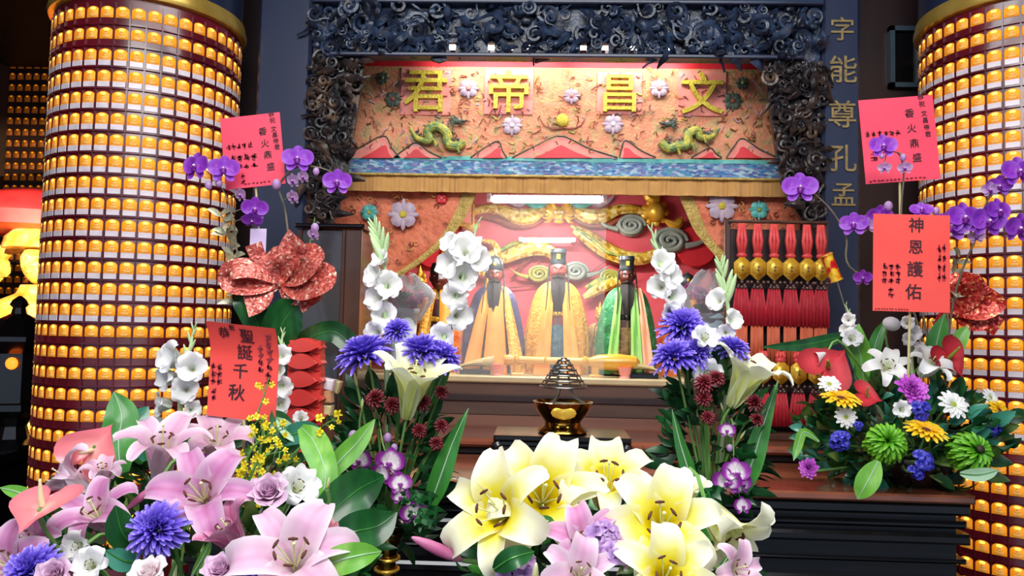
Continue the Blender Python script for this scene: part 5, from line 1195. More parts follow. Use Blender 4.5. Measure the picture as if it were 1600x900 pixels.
spike('white gladiolus half hidden behind the edge of the curved red card', [(440, 680), (440, 620), (438, 560), (442, 520)], [(440, 556, 34, (.3, -.9, .3)), (434, 580, 34, (-.2, -.9, .2)), (440, 604, 36, (.3, -.9, 0)), (436, 632, 40, (.1, -.9, .2))], 1.8, 10, 'petal_greywhite', stem=AB)
o_ = B(); o_.lathe([(.02, 0), (.17, .3), (.24, .8), (.2, 1.4), (.06, 1.9)], 12)
t = flower('bud_white', 290, 668, 1.68, 36, (-.15, -.1, 1), 'fat pale green bud at the foot of the tall white gladiolus', None, AB)

# yellow oncidium sprays
mo = B(); rng = random.Random(3)
petal_ = B()
for k in range(5): petal(petal_, [(.02, 0), (.5, .15), (.95, .05)], .8 if k < 2 else .45, k*2*PI/5, rng, .5, .2, .04, nu=5, nv=3, w0=.3)
onc = petal_.mesh('blossom', 'oncidium')
def oncidium(label, path, n, Y, sd, sp=16):
    rng = random.Random(sd); pts = crv([P(x, y, Y) for x, y in path], 24); t = thing('oncidium_spray', label, 'orchid spray', pts[0], 'yellow oncidium sprays')
    b = B().tube([AB]+[V(p) for p in pts], [.003, .0025, .001], 5); br = []
    for k in range(n):
        i = int(23*(.12+.88*k/n)); p = V(pts[i]); e = p+V((rng.uniform(-1, 1)*sp*S(Y), rng.uniform(-.02, .01), rng.uniform(-.8, 1)*sp*S(Y))); b.tube([p, e], .001, 4); br.append(e)
    wpart(t, b).build('stem', 'stem_green', t)
    for e in br: o = link('blossom', onc, t); o.matrix_world = TR(e, frame((rng.uniform(-.5, .5), -1, rng.uniform(-.2, .6)), rng.uniform(0, 6)), rng.uniform(4.5, 8)*S(Y))
oncidium('yellow oncidium spray rising in front of the curved red card', [(405, 780), (405, 720), (412, 660), (400, 655), (412, 620), (420, 590)], 16, 1.55, 1, 13)
oncidium('yellow oncidium spray under the lower edge of the curved red card', [(390, 790), (380, 740), (395, 700), (420, 680), (450, 668)], 26, 1.5, 2, 20)
oncidium('yellow oncidium spray leaning toward the lilac rose', [(400, 800), (390, 760), (398, 730), (415, 712), (440, 706)], 22, 1.46, 3, 18)
oncidium('yellow oncidium spray reaching toward the red paper tower', [(430, 780), (452, 720), (480, 690), (505, 665), (524, 655)], 14, 1.58, 4, 16)
oncidium('yellow oncidium spray low between two pale lilies and the card stick', [(400, 830), (378, 770), (350, 735), (342, 712)], 12, 1.44, 5, 14)

# ------------------------------------------------------------------ B: yellow lily bowl
GB = 'yellow lilies of the front bowl'
foliage('foliage', 'dark green leaves filling the bowl below the yellow lilies', P(930, 900, 1.3), (.22, .12, .09), 200, .07, .4, ['foliage_dark', 'leaf_dark', 'leaf_mid'], 9)
FB = [
 ('lily:lily_yellow:open', 778, 800, 1.16, 178, (-.42, -.78, .42), 'yellow-throated lily facing the brass vase, outermost of the front bowl', .75),
 ('lily:lily_yellow:open', 848, 776, 1.2, 190, (.02, -.85, .5), 'yellow-throated lily facing straight out below the incense stand', .15),
 ('lily:lily_yellow:mid', 948, 758, 1.24, 158, (.02, -.55, .85), 'highest yellow-throated lily of the bowl, opening upward below the burner', .5),
 ('lily:lily_yellow:open', 1034, 820, 1.14, 182, (-.1, -.82, .55), 'yellow-throated lily with a deep yellow throat, in the middle of the bowl', .3),
 ('lily:lily_cream:half', 1068, 776, 1.26, 92, (.12, -.25, 1), 'half-open cream lily standing upright behind the deep yellow throat', .2),
 ('lily:lily_cream:mid', 1132, 826, 1.18, 150, (.45, -.6, -.6), 'cream lily seen from behind, hanging down at the end of the bowl', .4),
 ('lily:lily_yellow:open', 1042, 902, 1.04, 160, (.05, -.85, .5), 'lowest yellow-throated lily of the bowl, cut by the frame', .6),
 ('lily:lily_pink:open', 914, 848, 1.12, 124, (-.1, -.75, .65), 'lilac-pink lily in the middle of the yellow lilies', .9),
 ('lily:lily_blush:open', 905, 898, 1.04, 118, (.05, -.8, .5), 'blush lily at the lower front of the yellow lilies', .35),
 ('lily:lily_blush:mid', 1150, 890, 1.1, 88, (.4, -.7, .3), 'small blush lily under the hanging cream lily', .1),
 ('lily:lily_rose:half', 806, 838, 1.24, 62, (-.3, -.3, .8), 'rose lily mostly hidden between the two yellow lilies nearest the brass vase', .3),
 ('bud_rose', 684, 858, 1.16, 88, (-.86, -.2, .42), 'large pink lily bud jutting out toward the brass vase', 0),
 ('bud_white', 836, 902, 1.08, 50, (.05, -.3, .95), 'white-pink upright bud at the lower front of the yellow lilies', 0),
 ('bud_white', 858, 902, 1.09, 44, (.15, -.3, .95), 'second white upright bud, nearer the blush lily', 0),
 ('stock', 945, 848, 1.1, 62, (.2, -.9, .4), 'lilac stock flower beside the lilac-pink lily', 0),
 ('stock', 812, 896, 1.12, 72, (-.1, -.9, .4), 'lilac stock flower at the lower edge below the dark leaf', 0),
 ('stock', 962, 872, 1.06, 54, (.2, -.9, .3), 'lower lilac stock flower next to the lowest yellow lily', 0),
 ('stock', 892, 768, 1.26, 36, (0, -.9, .4), 'small lilac stock flower between the two tallest yellow lilies', 0),
 ('stock', 772, 888, 1.16, 36, (-.3, -.9, .3), 'small lilac stock flower under the outermost yellow lily', 0)]
for k, (kd, px, py, Y, dp, d, lb, rl) in enumerate(FB): flower(kd, px, py, Y, dp, d, lb, GB if 'lily:' in kd else None, jit(BB, k)*1.0, rl)
leaf('leaf', [(772, 890, 1.1), (800, 872, 1.08), (835, 862, 1.1)], 34, 'glossy dark leaf below the outermost yellow lily', 'leaf_dark')
leaf('leaf', [(845, 850, 1.16), (855, 825, 1.16), (848, 805, 1.17)], 28, 'green leaf below the straight-facing yellow lily', 'leaf_mid')
leaf('leaf', [(1120, 905, 1.12), (1128, 885, 1.12), (1140, 866, 1.12)], 8, 'thin green blade under the hanging cream lily', 'leaf_mid')
leaf('leaf', [(940, 830, 1.24), (925, 815, 1.24), (912, 800, 1.24)], 40, 'dark leaf between the highest yellow lily and the lilac-pink one', 'leaf_dark')
mat('ribbon_red', [(.3, '#b81828'), (.7, '#e03040')], .3, scale=6)
t = thing('red_ribbon', 'thin red ribbon curling behind the highest yellow lily', 'ribbon', P(930, 740, 1.32))
b = B().ribbon(crv([P(880, 728, 1.32), P(905, 722, 1.31), P(925, 735, 1.3), P(950, 750, 1.31), P(978, 734, 1.32)], 18), .007, (0, -.3, 1), 0, .001); wpart(t, b).build('band', 'ribbon_red', t)

# ------------------------------------------------------------------ C and D: the two altar vases
foliage('foliage', 'dense dark leaves in the vase with white gladioli', P(605, 730, VY+.02), (.13, .08, .19), 330, .06, .34, ['foliage_dark', 'leaf_dark', 'foliage_dark'], 13)
foliage('foliage', 'dense dark leaves in the vase before the red charms', P(1112, 690, VY+.02), (.1, .07, .2), 300, .06, .34, ['foliage_dark', 'leaf_dark', 'foliage_dark'], 14)
FC = [
 ('aster', 568, 551, VY-.06, 88, (-.25, -.32, .95), 'purple aster leaning toward the dark cabinet above the white vase lily', 0, CB),
 ('aster', 657, 548, VY-.05, 80, (-.1, -.32, .95), 'purple aster between the white vase lily and the attendant statue', 0, CB),
 ('aster', 690, 556, VY-.04, 66, (.3, -.35, .9), 'smaller purple aster nearest the orange-stoled statue', 0, CB),
 ('aster', 620, 515, VY, 46, (-.1, -.7, .7), 'small purple aster high in front of the wrapped pot plant', 0, CB),
 ('lily:lily_cream:funnel', 645, 604, VY-.12, 134, (.2, -.26, .95), 'large white lily opening upward above the brass vase by the cabinet', .45, CB),
 ('red_mum', 690, 612, VY-0.10, 26, (.3, -.8, .5), 'dark red chrysanthemum under the small purple aster by the vase with gladioli', 0, CB),
 ('red_mum', 660, 628, VY-0.10, 30, (.1, -.9, .4), 'dark red chrysanthemum just beside the large white vase lily', 0, CB),
 ('red_mum', 655, 672, VY-0.10, 26, (.1, -.9, .4), 'dark red chrysanthemum below the large white vase lily', 0, CB),
 ('red_mum', 690, 664, VY-0.10, 24, (.3, -.8, .5), 'dark red chrysanthemum before the brown altar counter edge', 0, CB),
 ('red_mum', 682, 692, VY-0.10, 24, (.3, -.8, .4), 'lowest dark red chrysanthemum beside the long strap leaf', 0, CB),
 ('red_mum', 585, 622, VY-0.10, 34, (-.3, -.8, .4), 'dark red chrysanthemum under the leaning purple aster', 0, CB),
 ('red_mum', 612, 632, VY-0.10, 30, (-.1, -.9, .4), 'dark red chrysanthemum between white vase lily and green buds', 0, CB),
 ('bud_white', 556, 594, VY-.05, 24, (-.2, -.2, 1), 'green-white bud below the leaning purple aster', 0, CB),
 ('bud_white', 566, 632, VY-.05, 20, (.1, -.3, .9), 'small green-white bud above the white-lipped dendrobium', 0, CB),
 ('aster', 1066, 508, VY, 74, (-.1, -.7, .7), 'purple aster highest in the vase before the red charms', 0, DB),
 ('aster', 1052, 556, VY-.06, 72, (-.3, -.4, .85), 'purple aster lower toward the tan block of the green statue', 0, DB),
 ('aster', 1086, 552, VY-.05, 56, (.1, -.6, .7), 'purple aster in the middle of the vase before the red charms', 0, DB),
 ('aster', 1144, 545, VY-.03, 58, (.15, -.35, .92), 'purple aster nearest the red charms, above a white lily', 0, DB),
 ('lily:lily_cream:funnel', 1162, 594, VY-.08, 116, (.35, -.25, .9), 'white lily opening toward the red charms above the second brass vase', .9, DB),
 ('lisianthus', 1100, 530, VY-.06, 44, (.1, -.7, .5), 'white lisianthus between the purple asters before the red charms', 0, DB),
 ('lisianthus', 1108, 586, VY-.06, 50, (-.3, -.8, .2), 'yellowish white lisianthus under the middle purple aster', .4, DB),
 ('red_mum', 1100, 598, VY-0.10, 34, (-.2, -.8, .5), 'dark red chrysanthemum high beside the second white vase lily', 0, DB),
 ('red_mum', 1120, 590, VY-0.10, 30, (.1, -.8, .5), 'dark red chrysanthemum touching the second white vase lily', 0, DB),
 ('red_mum', 1100, 622, VY-0.10, 28, (-.1, -.9, .3), 'dark red chrysanthemum in the middle of the dark leaves before the charms', 0, DB),
 ('red_mum', 1106, 652, VY-0.10, 24, (-.1, -.9, .3), 'lowest dark red chrysanthemum in the vase before the charms', 0, DB),
 ('red_mum', 1180, 628, VY-0.10, 30, (.3, -.8, .4), 'dark red chrysanthemum on the charm side of the second white vase lily', 0, DB),
 ('red_mum', 1184, 655, VY-0.10, 24, (.3, -.8, .4), 'dark red chrysanthemum beside the tall strap leaf near the charms', 0, DB),
 ('bud_white', 1160, 645, VY-.05, 16, (.3, -.3, .9), 'small yellow-white bud below the second white vase lily', 0, DB),
 ('bud_white', 1128, 636, VY-.05, 16, (-.3, -.3, .8), 'small yellow-white bud below the second white lily, on its statue side', 0, DB),
 ('bud_white', 1160, 680, VY-.05, 18, (.4, -.3, .8), 'yellow-white bud lower down by the tall strap leaf', 0, DB)]
for kd, px, py, Y, dp, d, lb, rl, st in FC: flower(kd, px, py, Y, dp, d, lb, None, V(st), rl, srad=.003)
spike('slim white gladiolus with green tip in front of the dark cabinet edge', [(604, 560), (602, 480), (600, 410), (585, 352)], [(588, 430, 48, (-.7, -.7, .3)), (606, 446, 46, (.3, -.9, .2)), (592, 466, 46, (-.5, -.8, .2)), (600, 492, 44, (.1, -.9, .2)), (588, 520, 40, (-.4, -.9, 0)), (596, 405, 34, (-.5, -.8, .5))], VY+.03, 16, stem=CB, budn=10)
spike('large white gladiolus in full bloom in front of the orange-stoled statue', [(672, 600), (694, 530), (722, 440), (746, 350)], [(728, 392, 58, (.1, -.9, .4)), (744, 405, 48, (.6, -.8, .2)), (706, 414, 52, (-.6, -.8, .2)), (722, 432, 54, (.1, -.95, .1)), (712, 462, 46, (-.1, -.9, 0)), (716, 494, 46, (.6, -.8, -.1)), (692, 526, 44, (-.1, -.9, .1)), (704, 380, 36, (-.5, -.8, .4))], VY+.02, 14, stem=CB, budn=4)
spike('white gladiolus leaning beside the green-caped statue', [(1082, 560), (1058, 490), (1036, 420), (1018, 360)], [(1034, 412, 44, (.2, -.9, .3)), (1044, 432, 46, (.5, -.8, .1)), (1032, 448, 42, (-.3, -.9, .1)), (1050, 462, 44, (.4, -.9, 0)), (1048, 488, 36, (.2, -.9, -.1))], VY+.03, 13, stem=DB)
spike('slim pale gladiolus mostly in green bud before the red charms', [(1138, 600), (1140, 530), (1136, 470), (1126, 414)], [(1122, 470, 38, (-.7, -.7, .3)), (1144, 500, 34, (.4, -.8, .2)), (1134, 520, 30, (-.2, -.9, 0))], VY+.02, 17, stem=DB, budn=9)
leaf('strap_leaf', [(672, 790, VY-.08), (690, 740, VY-.08), (708, 690, VY-.07), (732, 638, VY-.06)], 32, 'long green strap leaf slanting across the brown altar counter', 'leaf_mid', prof=(.6, 1, .9, .55, .03))
leaf('strap_leaf', [(664, 640, VY), (690, 590, VY), (700, 545, VY+.01), (706, 500, VY+.02)], 20, 'upright green strap leaf behind the purple asters by the orange-stoled statue', 'leaf_mid', prof=(.6, 1, .9, .6, .04))
leaf('strap_leaf', [(1086, 775, VY-.08), (1074, 730, VY-.08), (1062, 690, VY-.07), (1050, 640, VY-.06)], 22, 'green strap leaf on the burner side of the second brass vase', 'leaf_mid', prof=(.6, 1, .9, .6, .04))
leaf('strap_leaf', [(1158, 770, VY-.06), (1176, 720, VY-.06), (1194, 660, VY-.05), (1216, 594, VY-.04)], 32, 'tall strap leaf in front of the lower row of red charms', 'leaf_mid', prof=(.6, 1, .9, .55, .03))
for k, (x, y, lb) in enumerate(((652, 768, 'lobed dark leaf above the pink bud, beside the brass vase'), (660, 790, 'lower lobed dark leaf beside the brass vase'), (580, 790, 'lobed dark leaf on the cabinet side of the brass vase'), (1100, 760, 'lobed dark leaf below the strap leaf of the second vase'))):
    c = P(x, y, VY-.12); t = thing('lobed_leaf', lb, 'leaf', c); b = B(); rng = random.Random(k)
    for q in range(5): a = -PI/2+(q-2)*.62; petal(b, [(.004, 0), (.03, .004), (.052-.006*abs(q-2), -.004)], .026, a, rng, .7, .2, .01, nu=6, nv=3, w0=.3)
    b.v = [(v[0], -v[2]-.004, v[1]) for v in b.v]; b.build('blade', 'leaf_dark', t)

# orchid and dendrobium sprays
ORC = {}
def blossom(kind, var):
    if (kind, var) not in ORC:
        b, l = orchid(var); pm = {'purple': 'orchid_purple', 'pale': 'orchid_pale', 'den': 'dendrobium'}[kind]
        ORC[kind, var] = (b.mesh('blossom', pm), l.mesh('lip', ['orchid_lip', 'plate_white'] if kind != 'den' else ['dendrobium', 'plate_white']))
    return ORC[kind, var]
def spray(name, label, cat, path, blossoms, buds, group, kind='purple', smat='stem_brown', rad=.003, foot=None, budm='orchid_pale'):
    pts = [P(*p) for p in path]
    if foot is not None: pts = [V(foot)]+pts
    t = thing(name, label, cat, pts[0], group); b = B().tube(crv(pts, 30), [rad*1.2, rad, rad*.6], 6)
    allp = [V(p) for p in crv(pts, 60)]
    for bl in list(blossoms)+[(*q, None) for q in buds]:
        c = P(bl[0], bl[1], bl[2]); n = min(allp, key=lambda p: (p-c).length); b.tube(crv([n, (n+c)/2+V((0, 0, .006)), c+V((0, .012, 0))], 8), rad*.5, 5)
    wpart(t, b).build('stem', smat, t)
    for k, (x, y, Y, dp, d) in enumerate(blossoms):
        kd = kind
        if isinstance(d, str): kd, d = 'pale', (-.4, -.7, -.3)
        m, l = blossom(kd, k % 3); R = dp/2*S(Y)/1.0; o = link('blossom', m, t); F = frame(d); 
        if abs(F.col[1].z) < .5 or F.col[1].z < 0: F = F @ M.Rotation(PI if F.col[1].z < -.5 else 0, 3, 'Z')
        o.matrix_world = TR(P(x, y, Y), upright(d), R); link('lip', l, o)
    for x, y, Y, dp in buds:
        o = link('bud', _obud(budm), t); R = dp/2*S(Y); o.matrix_world = TR(P(x, y, Y), None, (R*.8, R*.8, R))
    return t
def upright(d):
    z = V(d).normalized(); x = V((0, 0, 1)).cross(z); x = x.normalized() if x.length > .05 else V((1, 0, 0)); y = z.cross(x); return M((x, y, z)).transposed()
_ob = {}
def _obud(m):
    if m not in _ob: _ob[m] = B().ell((0, 0, 0), 1, n=12, k=9).mesh('bud', m)
    return _ob[m]
GD = 'white and purple dendrobium sprays'
spray('dendrobium_spray', 'drooping purple and white dendrobium spray over the brass vase by the cabinet', 'orchid spray', [(590, 650, VY-.04), (600, 700, VY-.08), (620, 740, VY-.12), (640, 800, VY-.13)],
      [(610, 722, VY-.12, 50, (-.2, -.9, .1)), (596, 740, VY-.12, 40, (-.5, -.8, -.1)), (625, 755, VY-.13, 38, (.3, -.9, .3)), (626, 775, VY-.13, 30, (.1, -.9, 0)), (646, 802, VY-.13, 44, (.2, -.8, -.2))], [(606, 684, VY-.08, 16), (616, 700, VY-.1, 14)], GD, 'den', 'stem_green', .002, CB)
spray('dendrobium_spray', 'small dendrobium spray over the light green leaves of the pink arrangement', 'orchid spray', [(580, 680, VY-.06), (560, 700, VY-.1), (556, 725, VY-.12)], [(562, 718, VY-.12, 42, (-.2, -.9, -.1))], [(552, 682, VY-.08, 20), (548, 696, VY-.1, 12)], GD, 'den', 'stem_green', .002, CB)
spray('dendrobium_spray', 'purple and white dendrobium spray low in the vase before the charms', 'orchid spray', [(1140, 660, VY-.05), (1146, 700, VY-.08), (1146, 745, VY-.1)],
      [(1150, 738, VY-.12, 48, (.2, -.9, .2)), (1136, 752, VY-.12, 44, (-.3, -.9, -.1)), (1160, 756, VY-.11, 36, (.4, -.8, 0)), (1136, 672, VY-.08, 26, (-.2, -.9, .2)), (1160, 790, VY-.1, 30, (.3, -.9, .2))], [(1140, 700, VY-.08, 12)], GD, 'den', 'stem_green', .002, DB)
t = flower('lisianthus', 470, 655, 1.75, 26, (.2, -.8, .5), 'tiny white lisianthus at the foot of the red paper tower', None, CB)
# ------------------------------------------------------------------ E: mixed bouquet at the end of the altar table
YE = 2.28
foliage('foliage', 'dark green leaf dome of the mixed bouquet at the end of the altar table', P(1408, 682, YE+.08), (.31, .16, .16), 540, .062, .55, ['foliage_dark', 'leaf_dark', 'leaf_teal', 'foliage_olive'], 21)
FE = [
 ('anthurium_red', 1298, 568, YE, 88, (-.1, -.85, .5), 'large red anthurium standing next to the red charms', 2.4),
 ('anthurium_red', 1488, 562, YE, 74, (.3, -.8, .35), 'red anthurium beside the lamp tower, below the glittery red ribbon', .5),
 ('anthurium_red', 1358, 618, YE-.08, 52, (.1, -.75, .65), 'small red anthurium between yellow gerbera and magenta carnation', 1.2),
 ('lily:petal_white:open', 1386, 572, YE-.04, 66, (-.1, -.8, .6), 'white lily open in the middle of the mixed bouquet, under the lower card', .2),
 ('lily:petal_white:mid', 1452, 572, YE-.02, 70, (.3, -.6, .75), 'second white lily of the mixed bouquet, nearer the lamp tower', .5),
 ('lisianthus', 1445, 560, YE+.06, 44, (.2, -.6, .8), 'greyish white lisianthus behind the two white lilies', 0),
 ('gerbera', 1314, 622, YE-.12, 60, (0, -.35, .94), 'yellow gerbera seen edge on under the large red anthurium', 0),
 ('gerbera', 1447, 672, YE-.16, 64, (.1, -.42, .9), 'yellow gerbera between the two green chrysanthemums', 0),
 ('gerbera', 1562, 642, YE-.02, 42, (.4, -.7, .5), 'small yellow gerbera against the lamp tower', 0),
 ('daisy', 1296, 600, YE-.08, 36, (-.1, -.7, .7), 'white daisy just above the edge-on yellow gerbera', 0),
 ('daisy', 1322, 652, YE-.13, 34, (-.1, -.9, .3), 'white daisy just below the edge-on yellow gerbera', 0),
 ('daisy', 1490, 632, YE-.12, 48, (.1, -.85, .5), 'white daisy with green eye, biggest of its kind, toward the lamp tower', 0),
 ('daisy', 1548, 621, YE, 30, (.3, -.8, .4), 'small white daisy against the lamp tower above the little yellow gerbera', 0),
 ('magenta', 1424, 610, YE-.1, 56, (.1, -.8, .5), 'magenta carnation in the middle of the mixed bouquet', 0),
 ('green_mum', 1386, 690, YE-.17, 84, (-.1, -.85, .4), 'bright green chrysanthemum toward the red charms', 0),
 ('green_mum_eye', 1526, 704, YE-.14, 84, (.2, -.85, .4), 'bright green chrysanthemum with dark eye before the lamp tower', 0),
 ('statice', 1437, 640, YE-.13, 38, (0, -.9, .4), 'blue statice right under the magenta carnation', 0),
 ('statice', 1314, 690, YE-.15, 36, (-.2, -.9, .2), 'blue statice under the lower white daisy', 0),
 ('statice', 1443, 720, YE-.19, 40, (.1, -.9, .2), 'blue statice at the bottom between the green chrysanthemums', 0),
 ('statice', 1432, 738, YE-.19, 28, (0, -.9, .1), 'lowest blue statice of the mixed bouquet', 0),
 ('statice', 1341, 665, YE-.14, 18, (0, -.9, .2), 'tiny blue statice beside the lower white daisy', 0),
 ('statice', 1558, 668, YE-.04, 30, (.3, -.9, .2), 'blue statice beside the small yellow gerbera and the tower', 0),
 ('magenta', 1264, 732, YE-.1, 34, (-.5, -.7, .2), 'small pale magenta carnation low at the charm side of the bouquet', 0),
 ('lisianthus', 1408, 640, YE-.14, 28, (-.2, -.9, .2), 'small white lisianthus bloom left of the upper blue statice', .4),
 ('thistle', 1393, 506, YE+.06, 26, (0, -.6, .8), 'pale blue rounded thistle head under the lower card', 0),
 ('calla', 1282, 556, YE+.02, 34, (-.75, -.3, -.4), 'slim white calla lying over the large red anthurium', .5),
 ('lisianthus', 1330, 530, YE+.08, 34, (-.1, -.8, .4), 'white lisianthus above the large red anthurium', .8)]
for k, (kd, px, py, Y, dp, d, lb, rl) in enumerate(FE): flower(kd, px, py, Y, dp, d, lb.replace('left of', 'beside'), None, jit(EB, k), rl)
spike('little white gladiolus rising above the large red anthurium', [(1345, 580), (1338, 540), (1330, 505), (1322, 478)], [(1326, 500, 22, (-.3, -.9, .2)), (1336, 520, 24, (.3, -.9, .1)), (1322, 515, 20, (-.5, -.8, .1))], YE+.12, 7, stem=EB, budn=4)
spike('little white gladiolus directly under the lower card', [(1426, 590), (1424, 560), (1422, 520), (1422, 488)], [(1418, 505, 22, (-.3, -.9, .2)), (1428, 520, 24, (.3, -.9, .1)), (1434, 545, 24, (.4, -.9, .1)), (1420, 530, 22, (-.3, -.9, 0))], YE+.1, 7, stem=EB, budn=3)
for nm, pts, wd, lb, m in (
 ('broad_leaf', [(1336, 520, YE+.1), (1300, 530, YE+.08), (1250, 540, YE+.06), (1190, 542, YE+.05)], 20, 'long dark leaf reaching sideways across the red charms', 'leaf_dark'),
 ('broad_leaf', [(1350, 600, YE+.1), (1345, 560, YE+.1), (1338, 530, YE+.1), (1342, 506, YE+.1)], 34, 'upright light leaf behind the first white lily of the mixed bouquet', 'leaf_light'),
 ('broad_leaf', [(1356, 600, YE+.12), (1362, 560, YE+.12), (1372, 525, YE+.12), (1384, 500, YE+.12)], 20, 'narrow upright leaf between the pale thistle and the little gladiolus', 'leaf_mid'),
 ('broad_leaf', [(1462, 600, YE+.1), (1460, 560, YE+.1), (1466, 525, YE+.1), (1476, 490, YE+.1)], 30, 'upright green leaf between the lower card and the red anthurium by the tower', 'leaf_mid'),
 ('broad_leaf', [(1492, 560, YE+.12), (1500, 530, YE+.12), (1512, 510, YE+.12)], 22, 'light leaf tip under the glittery red ribbon', 'leaf_light'),
 ('broad_leaf', [(1280, 690, YE-.06), (1256, 675, YE-.05), (1246, 700, YE-.05), (1240, 720, YE-.06)], 14, 'yellow-green leaf curling down at the charm side of the mixed bouquet', 'leaf_light'),
 ('broad_leaf', [(1372, 720, YE-.2), (1362, 740, YE-.2), (1350, 762, YE-.2), (1340, 780, YE-.19)], 34, 'yellow-green leaf hanging over the table edge under the mixed bouquet', 'leaf_light'),
 ('broad_leaf', [(1500, 740, YE-.18), (1530, 742, YE-.18), (1560, 735, YE-.17)], 20, 'pale leaf under the green chrysanthemum with the dark eye', 'leaf_pale')):
    leaf(nm, pts, wd, lb, m)
# glittery ribbon and decorative pick
mat('glitter_red', [(.1, '#8a1414'), (.5, '#b82824'), (.8, '#d85a40'), (.95, '#ffd890')], .25, metal=.3, scale=150, tex='VORONOI', bump=.6, bscale=60)
mat('glitter_coral', [(.1, '#a03c34'), (.5, '#cc5a50'), (.8, '#e08474'), (.95, '#fff0d0')], .25, metal=.3, scale=150, tex='VORONOI', bump=.6, bscale=60)
def bow(label, px, py, Y, loops, m, seed, cat='ribbon bow'):
    """loops: (angle deg, length px, width px)"""
    c0 = P(px, py, Y); t = thing('ribbon_bow', label, cat, c0); rng = random.Random(seed); s = S(Y)
    for k, (a, L, wd, tail) in enumerate(loops):
        d = V((math.cos(R_(a)), -.25, math.sin(R_(a)))); u = V((0, -1, .15)); n = d.cross(u).normalized(); b = B(); L *= s
        if tail: pts = [V((0, 0, 0)), d*L*.35+n*.1*L, d*L*.7-n*.06*L, d*L]; ww = [.35*wd*s, wd*s*.8, wd*s, wd*s*1.1]
        else: pts = [V((0, 0, 0)), d*L*.5+n*.22*L+V((0, -.02, 0)), d*L*.95+n*.12*L+V((0, -.03, 0)), d*L+V((0, -.01, 0)), d*L*.9-n*.16*L, d*L*.45-n*.14*L, V((0, 0, 0))]; ww = [.3*wd*s, .9*wd*s, wd*s, wd*s, wd*s, .8*wd*s, .3*wd*s]
        b.ribbon(crv(pts, 22), ww, V((0, -.85, .5)) if not tail else V((.1, -1, .2)), 0, .001, None, .06*rng.uniform(-1, 1.5), 5); b.build('tail' if tail else 'loop', m, t)
    b = B().ell((0, -.01, 0), (.018, .015, .016)); b.build('knot', m, t); return t
bow('glittery red and gold ribbon bow between the mixed bouquet and the lamp tower', 1490, 490, YE+.14, [(78, 52, 34, 0), (28, 50, 34, 0), (-20, 62, 30, 1), (215, 40, 26, 1), (50, 62, 30, 1)], 'glitter_red', 1)
mat('pick_gold', [(.4, '#c81c20'), (.52, '#d82828'), (.57, '#f0b820'), (.7, '#ffd850')], .25, scale=34, metal=.3, interp='LINEAR')
a, c = P(1322, 486, YE+.12), P(1308, 440, YE+.12); e = P(1290, 396, YE+.12)
t = thing('festive_pick', 'red and gold firecracker-shaped pick on a thin stick leaning over the red charms', 'decoration', a)
b = B().tube([EB+V((-.1, 0, .05)), a, c], .0022, 6); wpart(t, b).build('stick', 'steel', t)
b = B().tube([c, c+(e-c)*.03, e-(e-c)*.03, e], [.012, .018, .018, .012], 12); wpart(t, b).build('firecracker', 'pick_gold', t)
b = B().tube([c+(e-c)*.02, c+(e-c)*.06], .0195, 12); b.tube([e-(e-c)*.08, e-(e-c)*.03], .0195, 12); wpart(t, b).build('band', 'gold', t)

# ------------------------------------------------------------------ orchid pots
mat('pot_green', [(.3, '#16321e'), (.7, '#274e30')], .3, scale=6, coat=.2)
YO = 2.42
def pot(px, label, grp):
    c = P(px, 700, YO); c.z = z1; t = thing('orchid_pot', label, 'flower pot', c, grp); B().lathe([(.06, 0), (.065, .01), (.085, .14), (.092, .145), (.092, .165), (.082, .165), (.075, .12)], 32).build('body', 'pot_green', t)
    B().lathe([(.076, .14), (.03, .155), (.005, .16)], 20).build('soil', 'wicker', t); return c+V((0, 0, .15))
OL = pot(432, 'dark green pot of the purple orchids behind the curved red card', 'dark green orchid pots on the altar table')
GO = 'purple moth orchid sprays'
spray('moth_orchid', 'purple moth orchid spray arching in front of the lamp tower past the tilted card', 'orchid spray', [(400, 480, YO), (375, 420, YO-.02), (365, 350, YO-.04), (350, 300, YO-.06), (318, 262, YO-.08)],
      [(306, 260, YO-.1, 52, (-.35, -.9, .1)), (350, 264, YO-.1, 50, (.15, -.95, .1)), (376, 304, YO-.06, 26, 'pale'), (398, 326, YO-.06, 42, (.4, -.8, -.2)), (394, 344, YO-.06, 34, (.1, -.6, -.7))], [(326, 290, YO-.09, 15), (342, 286, YO-.09, 14)], GO, foot=OL)
spray('moth_orchid', 'purple moth orchid spray at the edge of the tilted card next to the carved surround', 'orchid spray', [(450, 480, YO+.02), (452, 400, YO), (446, 330, YO-.02), (436, 290, YO-.04), (462, 262, YO-.06), (500, 262, YO-.06), (528, 274, YO-.06)],
      [(465, 248, YO-.08, 50, (.15, -.95, .15)), (527, 284, YO-.08, 46, (.1, -.98, 0)), (458, 282, YO-.07, 26, 'pale'), (474, 276, YO-.07, 24, 'pale'), (458, 308, YO-.04, 26, 'pale')], [(432, 288, YO-.05, 18), (494, 268, YO-.06, 13)], GO, foot=OL)
spray('moth_orchid', 'nearly bare orchid stem with two pale blooms before the dark cabinet', 'orchid spray', [(462, 480, YO), (470, 430, YO), (482, 390, YO-.02), (492, 340, YO-.02)], [(490, 366, YO-.04, 24, 'pale')], [(492, 356, YO-.03, 16)], GO, foot=OL, smat='stem_green')
bow('coral ribbon bow with gold glitter on the pot of purple orchids', 440, 442, YO-.12, [(172, 74, 40, 0), (215, 62, 40, 1), (66, 76, 40, 1), (38, 68, 38, 0), (4, 74, 40, 0), (-32, 66, 34, 1), (125, 72, 24, 1), (90, 44, 34, 0)], 'glitter_coral', 3)
